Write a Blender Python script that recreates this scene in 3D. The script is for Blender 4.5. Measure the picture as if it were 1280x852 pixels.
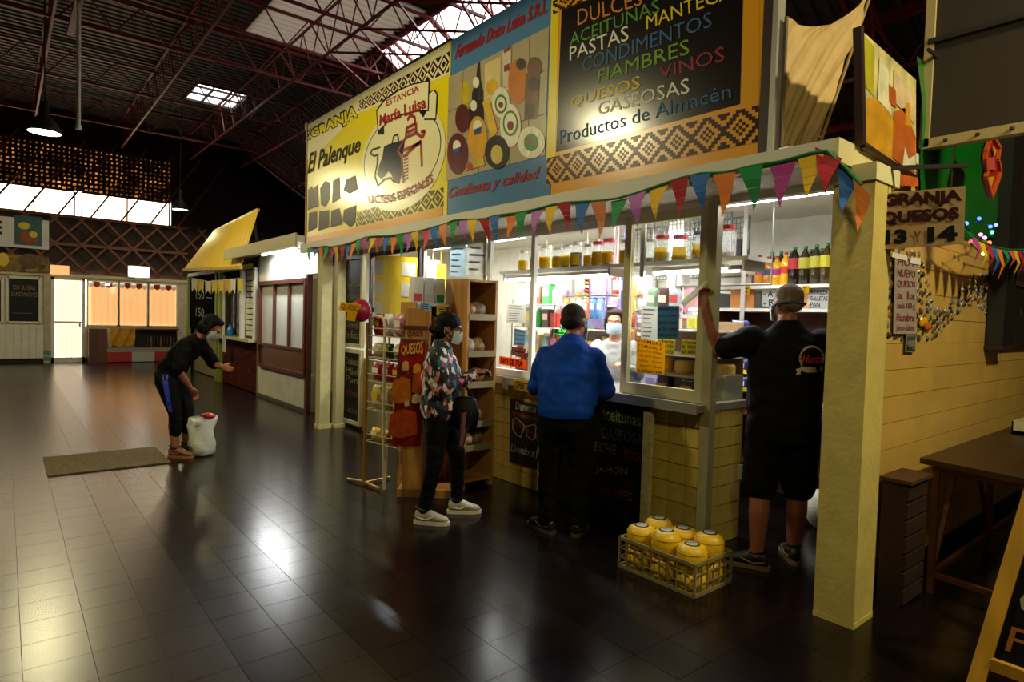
import bpy, bmesh, math, random
from mathutils import Vector, Matrix
random.seed(7)
for o in list(bpy.data.objects): bpy.data.objects.remove(o)
SC = bpy.context.scene
COL = SC.collection
# ---------------------------------------------------------------- camera
FPX = 772.15; YAW, PIT, ROL = map(math.radians, (39.457, -2.114, 1.672))
fw = Vector((math.sin(YAW)*math.cos(PIT), math.cos(YAW)*math.cos(PIT), math.sin(PIT)))
r0 = fw.cross(Vector((0,0,1))).normalized(); u0 = r0.cross(fw)
rt = r0*math.cos(ROL)+u0*math.sin(ROL); up = -r0*math.sin(ROL)+u0*math.cos(ROL)
CAM = Vector((0,0,1.6))
cd = bpy.data.cameras.new('camera'); cam = bpy.data.objects.new('camera', cd); COL.objects.link(cam)
cd.sensor_width = 36; cd.lens = FPX*36/1280; cd.clip_start = .05
cam.matrix_world = Matrix(((rt.x,up.x,-fw.x,CAM.x),(rt.y,up.y,-fw.y,CAM.y),(rt.z,up.z,-fw.z,CAM.z),(0,0,0,1)))
SC.camera = cam
# ---------------------------------------------------------------- world, lights, exposure
w = bpy.data.worlds.new('world'); SC.world = w; w.use_nodes = True
bg = w.node_tree.nodes['Background']; bg.inputs[0].default_value = (1,.97,.93,1); bg.inputs[1].default_value = 5.5
vs = SC.view_settings; vs.view_transform = 'Standard'; vs.look = 'None'; vs.gamma = 1; vs.exposure = 0.45
vs.use_curve_mapping = False
def area(name, loc, sx, sy, energy, col, rot=(0,0,0)):
    l = bpy.data.lights.new(name, 'AREA'); l.shape = 'RECTANGLE'; l.size = sx; l.size_y = sy; l.energy = energy; l.color = col
    o = bpy.data.objects.new(name, l); COL.objects.link(o); o.location = loc; o.rotation_euler = rot
    return o
# ---------------------------------------------------------------- helpers
def ray(x, y): return fw + rt*((x-640)/FPX) + up*((426-y)/FPX)
def on(x, y, ax, val):                     # the point of a world plane seen at a pixel of the 1280x852 frame
    d = ray(x, y); return CAM + d*((val-CAM[ax])/d[ax])
def pX(x, y, v): return on(x, y, 0, v)
def pY(x, y, v): return on(x, y, 1, v)
def pZ(x, y, v=0): return on(x, y, 2, v)
def lin(h):
    if isinstance(h, (tuple, list)): return tuple(h)
    c = [int(h[i:i+2],16)/255 for i in (0,2,4)]
    return tuple(a/12.92 if a<=.04045 else ((a+.055)/1.055)**2.4 for a in c)
MATS = {}
def mat(name, col='808080', rough=.6, metal=0, spec=.5, emit=0, ecol=None, var=0, vscale=8, bump=0, bscale=60, alpha=1, wave=None, stain=None):
    if name in MATS: return MATS[name]
    m = bpy.data.materials.new(name); m.use_nodes = True; nt = m.node_tree; b = nt.nodes['Principled BSDF']
    c = lin(col); b.inputs['Base Color'].default_value = (*c,1); b.inputs['Roughness'].default_value = rough
    b.inputs['Metallic'].default_value = metal; b.inputs['Specular IOR Level'].default_value = spec
    if emit: b.inputs['Emission Color'].default_value = (*lin(ecol or col),1); b.inputs['Emission Strength'].default_value = emit
    tc = None
    if var or bump or wave or stain: tc = nt.nodes.new('ShaderNodeTexCoord')
    if var:
        n = nt.nodes.new('ShaderNodeTexNoise'); n.inputs['Scale'].default_value = vscale; n.inputs['Detail'].default_value = 5
        nt.links.new(tc.outputs['Object'], n.inputs['Vector'])
        r = nt.nodes.new('ShaderNodeValToRGB'); r.color_ramp.elements[0].position = .3; r.color_ramp.elements[1].position = .7
        r.color_ramp.elements[0].color = (*[max(0,k*(1-var)) for k in c],1); r.color_ramp.elements[1].color = (*[min(1,k*(1+var*.6)) for k in c],1)
        nt.links.new(n.outputs['Fac'], r.inputs['Fac']); last = r.outputs['Color']
        if wave:      # wood grain along an axis: wave=(axis, scale)
            mp = nt.nodes.new('ShaderNodeMapping'); s = [wave[1]]*3; s['XYZ'.index(wave[0])] = wave[1]*.06; mp.inputs['Scale'].default_value = s
            nt.links.new(tc.outputs['Object'], mp.inputs['Vector']); nt.links.new(mp.outputs['Vector'], n.inputs['Vector'])
        if stain:     # stain=(colour, scale, threshold)
            n2 = nt.nodes.new('ShaderNodeTexNoise'); n2.inputs['Scale'].default_value = stain[1]; n2.inputs['Detail'].default_value = 8; n2.inputs['Roughness'].default_value = .7
            nt.links.new(tc.outputs['Object'], n2.inputs['Vector'])
            r2 = nt.nodes.new('ShaderNodeValToRGB'); r2.color_ramp.elements[0].position = stain[2]; r2.color_ramp.elements[1].position = stain[2]+.08
            nt.links.new(n2.outputs['Fac'], r2.inputs['Fac'])
            mx = nt.nodes.new('ShaderNodeMixRGB'); nt.links.new(r2.outputs['Color'], mx.inputs['Fac']); nt.links.new(last, mx.inputs['Color1'])
            mx.inputs['Color2'].default_value = (*lin(stain[0]),1); last = mx.outputs['Color']
        nt.links.new(last, b.inputs['Base Color'])
    if bump:
        n = nt.nodes.new('ShaderNodeTexNoise'); n.inputs['Scale'].default_value = bscale; n.inputs['Detail'].default_value = 4
        nt.links.new(tc.outputs['Object'], n.inputs['Vector'])
        bp = nt.nodes.new('ShaderNodeBump'); bp.inputs['Strength'].default_value = bump; bp.inputs['Distance'].default_value = .01
        nt.links.new(n.outputs['Fac'], bp.inputs['Height']); nt.links.new(bp.outputs['Normal'], b.inputs['Normal'])
    if alpha < 1: b.inputs['Alpha'].default_value = alpha
    MATS[name] = m; return m
def glass(name, tint=(1,1,1), gloss=.06, rough=.02, body=0, bcol=(1,1,1)):
    if name in MATS: return MATS[name]
    m = bpy.data.materials.new(name); m.use_nodes = True; nt = m.node_tree; nt.nodes.clear()
    o = nt.nodes.new('ShaderNodeOutputMaterial'); t = nt.nodes.new('ShaderNodeBsdfTransparent'); t.inputs[0].default_value = (*tint,1)
    g = nt.nodes.new('ShaderNodeBsdfGlossy'); g.inputs['Roughness'].default_value = rough
    mx = nt.nodes.new('ShaderNodeMixShader'); mx.inputs[0].default_value = gloss
    nt.links.new(t.outputs[0], mx.inputs[1]); nt.links.new(g.outputs[0], mx.inputs[2]); last = mx
    if body:
        d = nt.nodes.new('ShaderNodeBsdfTranslucent'); d.inputs[0].default_value = (*bcol,1)
        m2 = nt.nodes.new('ShaderNodeMixShader'); m2.inputs[0].default_value = body
        nt.links.new(last.outputs[0], m2.inputs[1]); nt.links.new(d.outputs[0], m2.inputs[2]); last = m2
    nt.links.new(last.outputs[0], o.inputs[0]); MATS[name] = m; return m
def wloc(o):
    v = Vector((0,0,0))
    while o: v += o.location; o = o.parent
    return v
class MB:
    def __init__(s): s.v=[]; s.f=[]; s.m=[]; s.cur=0
    def add(s, vs, fs, m=None):
        b=len(s.v); s.v += [Vector(p) for p in vs]; s.f += [[i+b for i in f] for f in fs]; s.m += [s.cur if m is None else m]*len(fs); return s
    def box(s, x0,x1,y0,y1,z0,z1, m=None):
        return s.add([(x,y,z) for z in (z0,z1) for y in (y0,y1) for x in (x0,x1)],[(0,2,3,1),(4,5,7,6),(0,1,5,4),(2,6,7,3),(0,4,6,2),(1,3,7,5)],m)
    def bar(s, p, q, w=.04, d=None, upv=(0,0,1), m=None):
        p,q=Vector(p),Vector(q); d=d or w; a=(q-p).normalized(); u=Vector(upv)
        if abs(a.dot(u))>.98: u=Vector((1,0,0))
        sx=a.cross(u).normalized(); u=sx.cross(a); vs=[]
        for c in (p,q):
            for i,j in ((-1,-1),(1,-1),(1,1),(-1,1)): vs.append(c+sx*(i*w/2)+u*(j*d/2))
        return s.add(vs,[(3,2,1,0),(4,5,6,7),(0,1,5,4),(1,2,6,5),(2,3,7,6),(3,0,4,7)],m)
    def tube(s, pts, r, n=8, m=None, caps=True):
        pts=[Vector(p) for p in pts]; rs=r if isinstance(r,(list,tuple)) else [r]*len(pts); rings=[]; ref=Vector((0,0,1))
        for i,p in enumerate(pts):
            a=(pts[min(i+1,len(pts)-1)]-pts[max(i-1,0)]).normalized()
            if abs(a.dot(ref))>.95: ref=Vector((1,0,0)) if abs(a.x)<.9 else Vector((0,1,0))
            sx=a.cross(ref).normalized(); u=sx.cross(a); ref=u
            rings.append([p+(sx*math.cos(2*math.pi*k/n)+u*math.sin(2*math.pi*k/n))*rs[i] for k in range(n)])
        return s.loft(rings, m, caps)
    def loft(s, rings, m=None, caps=True, closed=True):
        n=len(rings[0]); vs=[p for r in rings for p in r]; fs=[]
        for i in range(len(rings)-1):
            for k in range(n if closed else n-1):
                a=i*n+k; b=i*n+(k+1)%n; fs.append((a,b,b+n,a+n))
        if caps and closed: fs.append(tuple(range(n))[::-1]); fs.append(tuple(range((len(rings)-1)*n,len(rings)*n)))
        return s.add(vs,fs,m)
    def lathe(s, prof, c=(0,0,0), n=16, m=None, sx=1, sy=1):
        c=Vector(c); return s.loft([[c+Vector((r*sx*math.cos(2*math.pi*k/n), r*sy*math.sin(2*math.pi*k/n), z)) for k in range(n)] for r,z in prof], m)
    def ell(s, c, rad, nu=14, nv=9, m=None, M=None):
        c=Vector(c); rings=[]
        for j in range(nv+1):
            t=math.pi*(.02+.96*j/nv); ring=[]
            for k in range(nu):
                q=Vector((math.sin(t)*math.cos(2*math.pi*k/nu)*rad[0], math.sin(t)*math.sin(2*math.pi*k/nu)*rad[1], -math.cos(t)*rad[2]))
                ring.append(c+(M@q if M else q))
            rings.append(ring)
        return s.loft(rings,m)
    def poly(s, pts, thick=None, m=None):      # flat polygon; thick = offset vector for its back
        n=len(pts); pts=[Vector(p) for p in pts]
        if not thick: return s.add(pts,[tuple(range(n))],m)
        t=Vector(thick); s.add(pts+[p+t for p in pts],[tuple(range(n)),tuple(range(2*n-1,n-1,-1))]+[(i,(i+1)%n+0,(i+1)%n+n,i+n) for i in range(n)],m)
        return s
    def grid(s, fn, nu, nv, m=None):
        return s.add([fn(i/nu,j/nv) for j in range(nv+1) for i in range(nu+1)],[(j*(nu+1)+i,j*(nu+1)+i+1,(j+1)*(nu+1)+i+1,(j+1)*(nu+1)+i) for j in range(nv) for i in range(nu)],m)
    def mesh(s, name, mats, org, smooth=False, fix=True):
        me=bpy.data.meshes.new(name); me.from_pydata([tuple(p-org) for p in s.v],[],s.f)
        for k in (mats if isinstance(mats,(list,tuple)) else [mats]): me.materials.append(k)
        me.polygons.foreach_set('material_index', s.m)
        if smooth: me.polygons.foreach_set('use_smooth',[True]*len(s.f))
        if fix:
            bm=bmesh.new(); bm.from_mesh(me); bmesh.ops.recalc_face_normals(bm, faces=bm.faces); bm.to_mesh(me); bm.free()
        me.update(); return me
    def build(s, name, mats, parent=None, world=True, smooth=False, label=None, fix=True, **kw):
        if parent is None:
            xs=[p.x for p in s.v]; ys=[p.y for p in s.v]; zs=[p.z for p in s.v]
            org=Vector(((min(xs)+max(xs))/2,(min(ys)+max(ys))/2,min(zs)))
        else: org=wloc(parent) if world else Vector((0,0,0))
        o=bpy.data.objects.new(name, s.mesh(name,mats,org,smooth,fix)); COL.objects.link(o); o.parent=parent
        if parent is None: o.location=org
        if label: o['label']=label
        for k,v in kw.items(): o[k]=v
        return o
def thing(name, label, cat, loc=(0,0,0), rz=0, group=None, kind=None):
    o=bpy.data.objects.new(name,None); COL.objects.link(o); o.location=loc; o.rotation_euler=(0,0,rz); o.empty_display_size=.1
    if label: o['label']=label
    if cat: o['category']=cat
    if group: o['group']=group
    if kind: o['kind']=kind
    return o
def struct(name, mb, m, label=None, **kw): return mb.build(name, m, label=label, kind='structure', **kw)
def solo(name, mb, m, label, cat, group=None, **kw):
    if group: kw['group']=group
    return mb.build(name, m, label=label, category=cat, **kw)
def copy_tree(o, parent=None):
    c=o.copy(); COL.objects.link(c); c.parent=parent
    for ch in [x for x in KIDS.get(o.name,[])]: copy_tree(ch,c)
    return c
KIDS={}
def kids(o):            # remember the children of a prototype (fast look-up for copy_tree)
    KIDS[o.name]=[c for c in bpy.data.objects if c.parent==o]
    for c in KIDS[o.name]: kids(c)
    return o
def textmesh(s, bold=0):
    cu=bpy.data.curves.new('lettering','FONT'); cu.body=s; cu.offset=bold; cu.resolution_u=2; cu.fill_mode='FRONT'
    ob=bpy.data.objects.new('lettering',cu); COL.objects.link(ob)
    bpy.context.view_layer.update()
    me=bpy.data.meshes.new_from_object(ob); v=[(p.co.x,p.co.y) for p in me.vertices]; f=[tuple(p.vertices) for p in me.polygons]
    bpy.data.objects.remove(ob); bpy.data.meshes.remove(me); bpy.data.curves.remove(cu)
    return v,f
def text(mb, s, quad, bold=0, shear=0, sag=0, m=None, off=(0,0,0), full=False):
    """lettering laid over a quad of 3-D points: bottom left, bottom right, top right, top left"""
    v,f=textmesh(s,bold)
    if not v: return mb
    if shear: v=[(x+y*shear,y) for x,y in v]
    x0=min(a for a,_ in v); x1=max(a for a,_ in v); y0=min(b for _,b in v); y1=max(b for _,b in v); q=[Vector(p)+Vector(off) for p in quad]
    out=[]
    for x,y in v:
        u=(x-x0)/(x1-x0); t=(y-y0)/(y1-y0)
        t2=t-sag*4*u*(1-u)
        out.append((q[0]*(1-u)+q[1]*u)*(1-t2)+(q[3]*(1-u)+q[2]*u)*t2)
    return mb.add(out,f,m)
def qX(pts, X): return [pX(x,y,X) for x,y in pts]
def qY(pts, Y): return [pY(x,y,Y) for x,y in pts]
def lerp(a,b,t): return a+(b-a)*t
def quad(q,u,v): return lerp(lerp(q[0],q[1],u),lerp(q[3],q[2],u),v)
# ---------------------------------------------------------------- materials
def paper(name,col,tr=.5):
    if name in MATS: return MATS[name]
    m=bpy.data.materials.new(name); m.use_nodes=True; nt=m.node_tree; nt.nodes.clear(); o=nt.nodes.new('ShaderNodeOutputMaterial'); d=nt.nodes.new('ShaderNodeBsdfDiffuse'); t=nt.nodes.new('ShaderNodeBsdfTranslucent'); x=nt.nodes.new('ShaderNodeMixShader'); x.inputs[0].default_value=tr
    for n in (d,t): n.inputs[0].default_value=(*lin(col),1)
    nt.links.new(d.outputs[0],x.inputs[1]); nt.links.new(t.outputs[0],x.inputs[2]); nt.links.new(x.outputs[0],o.inputs[0]); MATS[name]=m; return m
M_white=mat('white_paint','d8d4c4',.5,var=.12,vscale=5); M_cream=mat('cream_paint','c9bd86',.45,var=.15,vscale=9,bump=.15,bscale=30)
M_alu=mat('aluminium','b9b7ac',.35,.6); M_dark=mat('dark_brown','1c0f0c',.7,var=.3); M_black=mat('black_board','070505',.5,spec=.2)
M_red=mat('red_steel','7a100e',.5,var=.3,vscale=20); M_wood=mat('pine_wood','c08a45',.5,var=.3,vscale=1,wave=('Z',14)); M_brown=mat('brown_wood','5a2a16',.45,var=.35,vscale=1,wave=('Z',12))
M_yel=mat('yellow_paint','d9b51c',.5); M_glass=glass('window_glass',(.97,.98,.97),.05)
M_tube=mat('fluorescent_tube','ffffff',emit=14,ecol='f4fbff'); M_paper=paper('white_paper','e4e4de'); M_ypaper=paper('yellow_paper','ecc01c'); M_ink=mat('ink','15110f',.8)
M_plastic=mat('white_plastic','e4e2da',.4); M_steel=mat('steel_wire','8d8a84',.35,.8); M_skin=mat('skin','a8694a',.5,var=.1,vscale=20); M_skin2=mat('skin_dark','8a5138',.5,var=.1,vscale=20)
# ================================================================ the hall
T=.2535; TX0=.06; TY0=2.10
g=MB(); g.box(-7,11,-4,21.6,-.06,-.002)
FLOOR=struct('floor',g,mat('floor_grout','0f0a08',.5,var=.4,vscale=3),label='dark polished tile floor of the market hall')
tm=[mat('floor_tile_%d_%d'%(r,i),c,(.27,.24,.21)[r],var=.2,vscale=1.1,bump=.03,bscale=5,spec=(.45,.4,.32)[r]) for r,cs in enumerate((('261910','22160e','2a1c12'),('1a110c','170f0a','1d130d'),('120a09','100908','150c0b'))) for i,c in enumerate(cs)]   # corridor tiles coloured lighter to imitate the reflected far wall, darker by the stalls
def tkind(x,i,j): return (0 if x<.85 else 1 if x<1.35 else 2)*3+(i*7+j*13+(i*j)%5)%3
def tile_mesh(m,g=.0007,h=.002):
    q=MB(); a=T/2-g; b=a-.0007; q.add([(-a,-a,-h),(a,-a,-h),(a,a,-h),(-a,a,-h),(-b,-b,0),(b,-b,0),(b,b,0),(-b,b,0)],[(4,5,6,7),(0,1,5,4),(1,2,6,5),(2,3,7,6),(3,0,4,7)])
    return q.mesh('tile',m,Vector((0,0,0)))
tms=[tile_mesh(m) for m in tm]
def proj(P):
    v=Vector(P)-CAM; z=v.dot(fw)
    return (640+FPX*v.dot(rt)/z, 426-FPX*v.dot(up)/z, z) if z>.1 else None
cells=[]
for i in range(-28,38):
    for j in range(-23,77):
        x=TX0+(i+.5)*T; y=TY0+(j+.5)*T
        if x>10.9 or x<-6.9 or y>21.2: continue
        p=proj((x,y,0)); vis=p and -20<p[0]<1300 and p[1]<870 and x<4.3
        cells.append((p[2] if vis else 99,x,y,i,j))
cells.sort(); rest=MB()
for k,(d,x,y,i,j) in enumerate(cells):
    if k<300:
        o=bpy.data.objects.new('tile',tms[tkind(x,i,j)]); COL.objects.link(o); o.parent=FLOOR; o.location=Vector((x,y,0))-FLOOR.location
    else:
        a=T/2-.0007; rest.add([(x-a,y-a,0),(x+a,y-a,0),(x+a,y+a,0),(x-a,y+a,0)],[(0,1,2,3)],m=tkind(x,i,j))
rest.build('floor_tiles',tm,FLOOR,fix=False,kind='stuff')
# outer walls
M_wallb=mat('hall_wall','3a2a1d',.8,var=.3)
struct('wall_left',MB().box(-7.2,-7,-4,21.6,0,7),M_wallb,label='dark side wall of the hall'); struct('wall_back',MB().box(-7.2,11.2,-4.2,-4,0,7),M_wallb,label='dark wall at the near end of the hall')
struct('trim_12',MB().box(-7.3,11.3,-4.3,21.8,-.2,-.06),M_wallb,label='ground under the hall floor')
struct('wall_right',MB().box(11,11.2,-4,21.6,0,7),M_wallb,label='dark wall behind the stalls')
# roof: flat part, slope towards +X, translucent slope for Y < 11.7
M_roof=mat('roof_sheet','36221a',.55,var=.4,vscale=2)
RS=.59
g=MB()
def corr(x0,x1,y0,y1,zf,step=.19,amp=.035):
    n=int((y1-y0)/step)
    for k in range(n):
        ya=y0+k*step; pts=[(ya,0),(ya+step*.3,0),(ya+step*.45,-amp),(ya+step*.85,-amp),(ya+step,0)]
        for (a,za),(b,zb) in zip(pts,pts[1:]):
            g.add([(x0,a,zf(x0)+za),(x1,a,zf(x1)+za),(x1,b,zf(x1)+zb),(x0,b,zf(x0)+zb)],[(0,1,2,3)])
flat=lambda x:7.0
slope=lambda x:7.0-(x-5.85)*RS
corr(-7,3.55,-4,21.6,flat); corr(4.75,5.85,-4,9.6,flat); corr(4.75,5.85,13.0,21.6,flat); corr(3.55,4.75,-4,9.6,flat); corr(3.55,4.75,13.0,16.55,flat); corr(3.55,4.75,17.75,21.6,flat)
corr(5.85,11.2,11.7,21.6,slope); corr(5.85,11.2,-4,4.6,slope)
g.box(5.75,5.95,-4,21.6,6.99,7.05); g.box(3.5,3.6,-4,21.6,6.985,7.05); g.box(4.7,4.8,-4,9.6,6.985,7.05); g.box(4.7,4.8,13,21.6,6.985,7.05); g.box(3.5,5.9,9.5,9.7,7.0,7.05); g.box(3.5,5.9,12.9,13.1,7.0,7.05); g.box(-7.2,11.2,21.4,21.8,6.9,7.1); g.box(-7.2,11.2,-4.2,-3.9,6.9,7.1)
struct('ceiling',g,M_roof,label='dark corrugated sheet roof of the hall',fix=False)
M_sky=glass('skylight_sheet',(.62,.62,.62),.03,.3,.35,(.6,.6,.58))
M_clr=glass('clerestory_glass',(1,.9,.74),.03,.3,.3,(1,.85,.65))
sk=thing('window_1','translucent sloping skylight behind the big shop sign',None,(8,4,5),kind='structure')
yy=4.6
while yy<11.6:
    y2=min(yy+1.3,11.7)
    q=MB(); q.add([(5.87,yy+.02,slope(5.87)),(11.1,yy+.02,slope(11.1)),(11.1,y2-.02,slope(11.1)),(5.87,y2-.02,slope(5.87))],[(0,1,2,3)]); q.build('pane',M_sky,sk,fix=False); yy=y2
q=MB()
yy=4.6
while yy<11.75: q.bar((5.85,yy,slope(5.85)),(11.1,yy,slope(11.1)),.05,.08); yy+=1.3
for x in (5.87,7.1,8.4,9.8): q.bar((x,-4,slope(x)-.04),(x,11.7,slope(x)-.04),.06,.1)
q.build('frame',M_red,sk)
sk2=thing('window_2','small roof light glowing in the dark ceiling',None,(4.15,17.15,7),kind='structure')
MB().add([(3.55,16.55,6.98),(4.75,16.55,6.98),(4.75,17.75,6.98),(3.55,17.75,6.98)],[(0,1,2,3)]).build('pane',M_sky,sk2,fix=False)
q=MB()
for x in (3.55,3.95,4.35,4.75): q.bar((x,16.5,6.96),(x,17.8,6.96),.05)
for y in (16.55,17.1,17.75): q.bar((3.5,y,6.95),(4.8,y,6.95),.05)
q.build('frame',M_dark,sk2)
gs=g; g=MB(); corr(3.55,5.85,9.6,13.0,flat,.19,.035)
struct('window_13',g,glass('dirty_sheet',(.0,.0,.0),.02,.4,.9,(.045,.036,.028)),label='dirty translucent roof sheets beside the sloping skylight',fix=False)
# red lattice trusses
def truss(p,q,h,n,label,w=.036,diag=True,mt=None):
    p,q=Vector(p),Vector(q); t=thing('roof_truss',label,None,(p+q)/2,kind='structure'); dz=Vector((0,0,-h)); mt=mt or M_red
    for a,b in ((p,q),(p+dz,q+dz)): MB().bar(a,b,w,w).build('chord',mt,t)
    m=MB()
    for k in range(n):
        a=lerp(p,q,k/n); b=lerp(p,q,(k+1)/n); c=lerp(p,q,(k+.5)/n)
        m.bar(a,c+dz,w*.5); m.bar(c+dz,b,w*.5)
    m.build('web',mt,t); return t
for X,nm in ((.6,'over the corridor'),(2.6,'over the stall fronts'),(4.4,'above the shop sign'),(5.85,'at the edge of the skylight')):
    truss((X,-3.9,6.9),(X,21.0,6.9),.75,30,'long red lattice girder running down the hall '+nm)
for k,Y in enumerate((3.2,6.4,8.0,9.6,11.2,12.8,16,19.2)):
    truss((-6.9,Y,6.85),(5.85,Y,6.85),.55,16,'red lattice truss crossing the hall, number %s from the camera'%('one two three four five six seven eight'.split()[k]),.045)
    truss((5.85,Y,6.85),(10.9,Y,slope(10.9)-.1),.7,9,'red lattice rafter under the roof slope, number %s from the camera'%('one two three four five six seven eight'.split()[k]),.045)
for k,X in enumerate((7.1,8.4)): truss((X,-3.9,slope(X)-.12),(X,20,slope(X)-.12),.6,30,'red lattice purlin on the roof slope, '+('upper','lower')[k],.04)
q=MB()
for i in range(9):
    y=1.0+i*1.2
    q.bar((5.85,y,6.2),(7.1,y+1.2,5.6),.03); q.bar((7.1,y,5.6),(5.85,y+1.2,6.2),.03); q.bar((4.4,y,6.15),(5.85,y+1.2,6.15),.03); q.bar((5.85,y,6.15),(4.4,y+1.2,6.15),.03)
struct('trim_1',q,M_red,label='thin red bracing rods between the roof girders')
# ---------------- far wall
YF=21.3
M_fw=mat('far_wall_paint','cbbfa6',.7,var=.12)
def fbox(x0,y0,x1,y1,d0=0,d1=.06):          # a box on the far wall from a pixel rectangle (top-left, bottom-right)
    a=pY(x0,y0,YF); b=pY(x1,y1,YF); return MB().box(a.x,b.x,YF-d1,YF-d0,b.z,a.z)
q=MB()
for x0,x1,z0,z1 in ((-7,1.0,0,2.46),(1.78,4.4,0,1.02),(1.0,1.78,2.36,2.46),(1.78,4.4,2.34,2.46),(4.15,4.4,1.02,2.34),(4.4,11,0,2.46)): q.box(x0,x1,YF,YF+.15,z0,z1)
struct('wall_far',q,M_fw,label='pale low wall closing the far end of the hall')
struct('trim_2',MB().box(-7,1.0,YF-.03,YF,0,.12).box(1.78,4.4,YF-.03,YF,0,.12),M_dark,label='dark skirting along the far wall')
struct('trim_3',MB().box(-.2,4.4,YF-.08,YF,2.38,2.47),mat('beam_cream','cabb92',.6),label='cream beam above the far windows')
# gable above with strip windows and perforated screen
q=MB(); q.box(-7,11,YF+.3,YF+.45,2.46,4.12); q.box(-7,11,YF+.3,YF+.45,6.1,7.0); q.box(4.0,11,YF+.3,YF+.45,4.12,6.1); q.box(-7,-3,YF+.3,YF+.45,4.12,6.1)
struct('wall_gable',q,mat('gable_dark','24140e',.8,var=.3),label='dark gable wall above the far stalls')
def clere(name,x0,x1,nx,nz,label):
    t=thing(name,label,None,((x0+x1)/2,YF+.35,4.12),kind='structure'); m=MB()
    for i in range(nx):
        a=x0+(x1-x0)*i/nx; b=x0+(x1-x0)*(i+1)/nx
        for j in range(nz):
            MB().box(a+.02,b-.02,YF+.36,YF+.37,4.14+.68*j/nz+.01,4.14+.68*(j+1)/nz-.01).build('pane',M_clr,t)
        m.bar((a,YF+.36,4.12),(a,YF+.36,4.84),.04)
    m.bar((x1,YF+.36,4.12),(x1,YF+.36,4.84),.04)
    for z in (4.12,4.84): m.bar((x0,YF+.36,z),(x1,YF+.36,z),.05)
    m.build('frame',M_brown,t)
clere('window_3',-3,1.55,5,3,'strip of bright clerestory panes on the far gable above the white food sign')
clere('window_4',1.72,3.95,2,1,'two wide bright clerestory panes on the far gable')
M_amb=glass('amber_sheet',(.05,.025,.01),.02,.4,.8,(.55,.33,.14))
nt=M_amb.node_tree; tl=[n for n in nt.nodes if n.type=='BSDF_TRANSLUCENT'][0]; tn=nt.nodes.new('ShaderNodeTexNoise'); tn.inputs['Scale'].default_value=2.2; tn.inputs['Detail'].default_value=6; tr_=nt.nodes.new('ShaderNodeValToRGB')
tr_.color_ramp.elements[0].position=.35; tr_.color_ramp.elements[0].color=(.04,.02,.01,1); tr_.color_ramp.elements[1].position=.68; tr_.color_ramp.elements[1].color=(.5,.3,.13,1); tco=nt.nodes.new('ShaderNodeTexCoord')
nt.links.new(tco.outputs['Object'],tn.inputs['Vector']); nt.links.new(tn.outputs['Fac'],tr_.inputs['Fac']); nt.links.new(tr_.outputs['Color'],tl.inputs['Color'])
struct('window_5',MB().box(-3,4,YF+.41,YF+.42,4.88,6.1),M_amb,label='amber sheet behind the perforated gable screen')
q=MB(); rs_=random.Random(5)
for i in range(56):
    for j in range(10):
        x=-3+i*.125; z=4.86+j*.124; hw=rs_.uniform(.02,.045)*(1 if rs_.random()<.85 else .4); hh=rs_.uniform(.018,.04); fz=1-.05*j; hw*=fz; hh*=fz; cx=x+.0625+rs_.uniform(-.015,.015); cz=z+.062+rs_.uniform(-.015,.015); y=YF+.36  # openings shrink upward to imitate the glow fading towards the top
        o=[(x,z),(x+.125,z),(x+.125,z+.124),(x,z+.124)]; n=[(cx-hw,cz-hh),(cx+hw,cz-hh*.8),(cx+hw*.9,cz+hh),(cx-hw*.8,cz+hh)]
        q.add([(a,y,b) for a,b in o+n],[(0,1,5,4),(1,2,6,5),(2,3,7,6),(3,0,4,7)])
struct('trim_4',q,mat('screen_brown','2c170d',.7),label='perforated brown screen over the clerestory windows',fix=False)
q=MB()
for i in range(14):
    x=-3.4+i*.62
    q.bar((x,YF-.05,2.5),(x+1.5,YF-.05,4.1),.05); q.bar((x+1.5,YF-.1,2.5),(x,YF-.1,4.1),.05)
for i in range(10): q.bar((-2.6+i*.75,YF+.2,4.1),(-1.2+i*.75,YF+.2,6.3),.05)
for z in (2.55,3.3,4.08): q.bar((-4,YF,z),(4.4,YF,z),.07)
struct('trim_5',q,mat('lattice_brown','6b3418',.6,var=.3),label='brown diamond lattice girder above the far wall')
# far door
t=thing('door_1','white glazed door with pale curtains in the far wall',None,(1.4,YF,0),kind='structure')
q=MB(); q.box(1.0,1.07,YF-.05,YF+.05,0,2.38); q.box(1.71,1.78,YF-.05,YF+.05,0,2.38); q.box(1.0,1.78,YF-.05,YF+.05,2.3,2.38); q.box(1.0,1.78,YF-.05,YF+.05,0,.14); q.box(1.07,1.71,YF-.03,YF+.03,1.1,1.15)
q.build('frame',M_white,t)
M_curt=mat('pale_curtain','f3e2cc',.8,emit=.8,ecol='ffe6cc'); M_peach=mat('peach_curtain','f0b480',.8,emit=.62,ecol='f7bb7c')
def curtain(parent,x0,x1,z0,z1,y,m,waves=6,amp=.02,name='curtain'):
    q=MB(); q.grid(lambda u,v: Vector((lerp(x0,x1,u), y+amp*math.sin(u*waves*6.28+v*.8), lerp(z0,z1,v))),waves*8,4); return q.build(name,m,parent,smooth=True)
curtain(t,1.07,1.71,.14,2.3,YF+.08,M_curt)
MB().box(1.07,1.71,YF,YF+.01,.14,1.1).build('pane',M_glass,t); MB().box(1.07,1.71,YF,YF+.01,1.15,2.3).build('pane',M_glass,t); MB().box(1.63,1.67,YF-.1,YF-.05,1.0,1.12).build('handle',M_steel,t)
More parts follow.
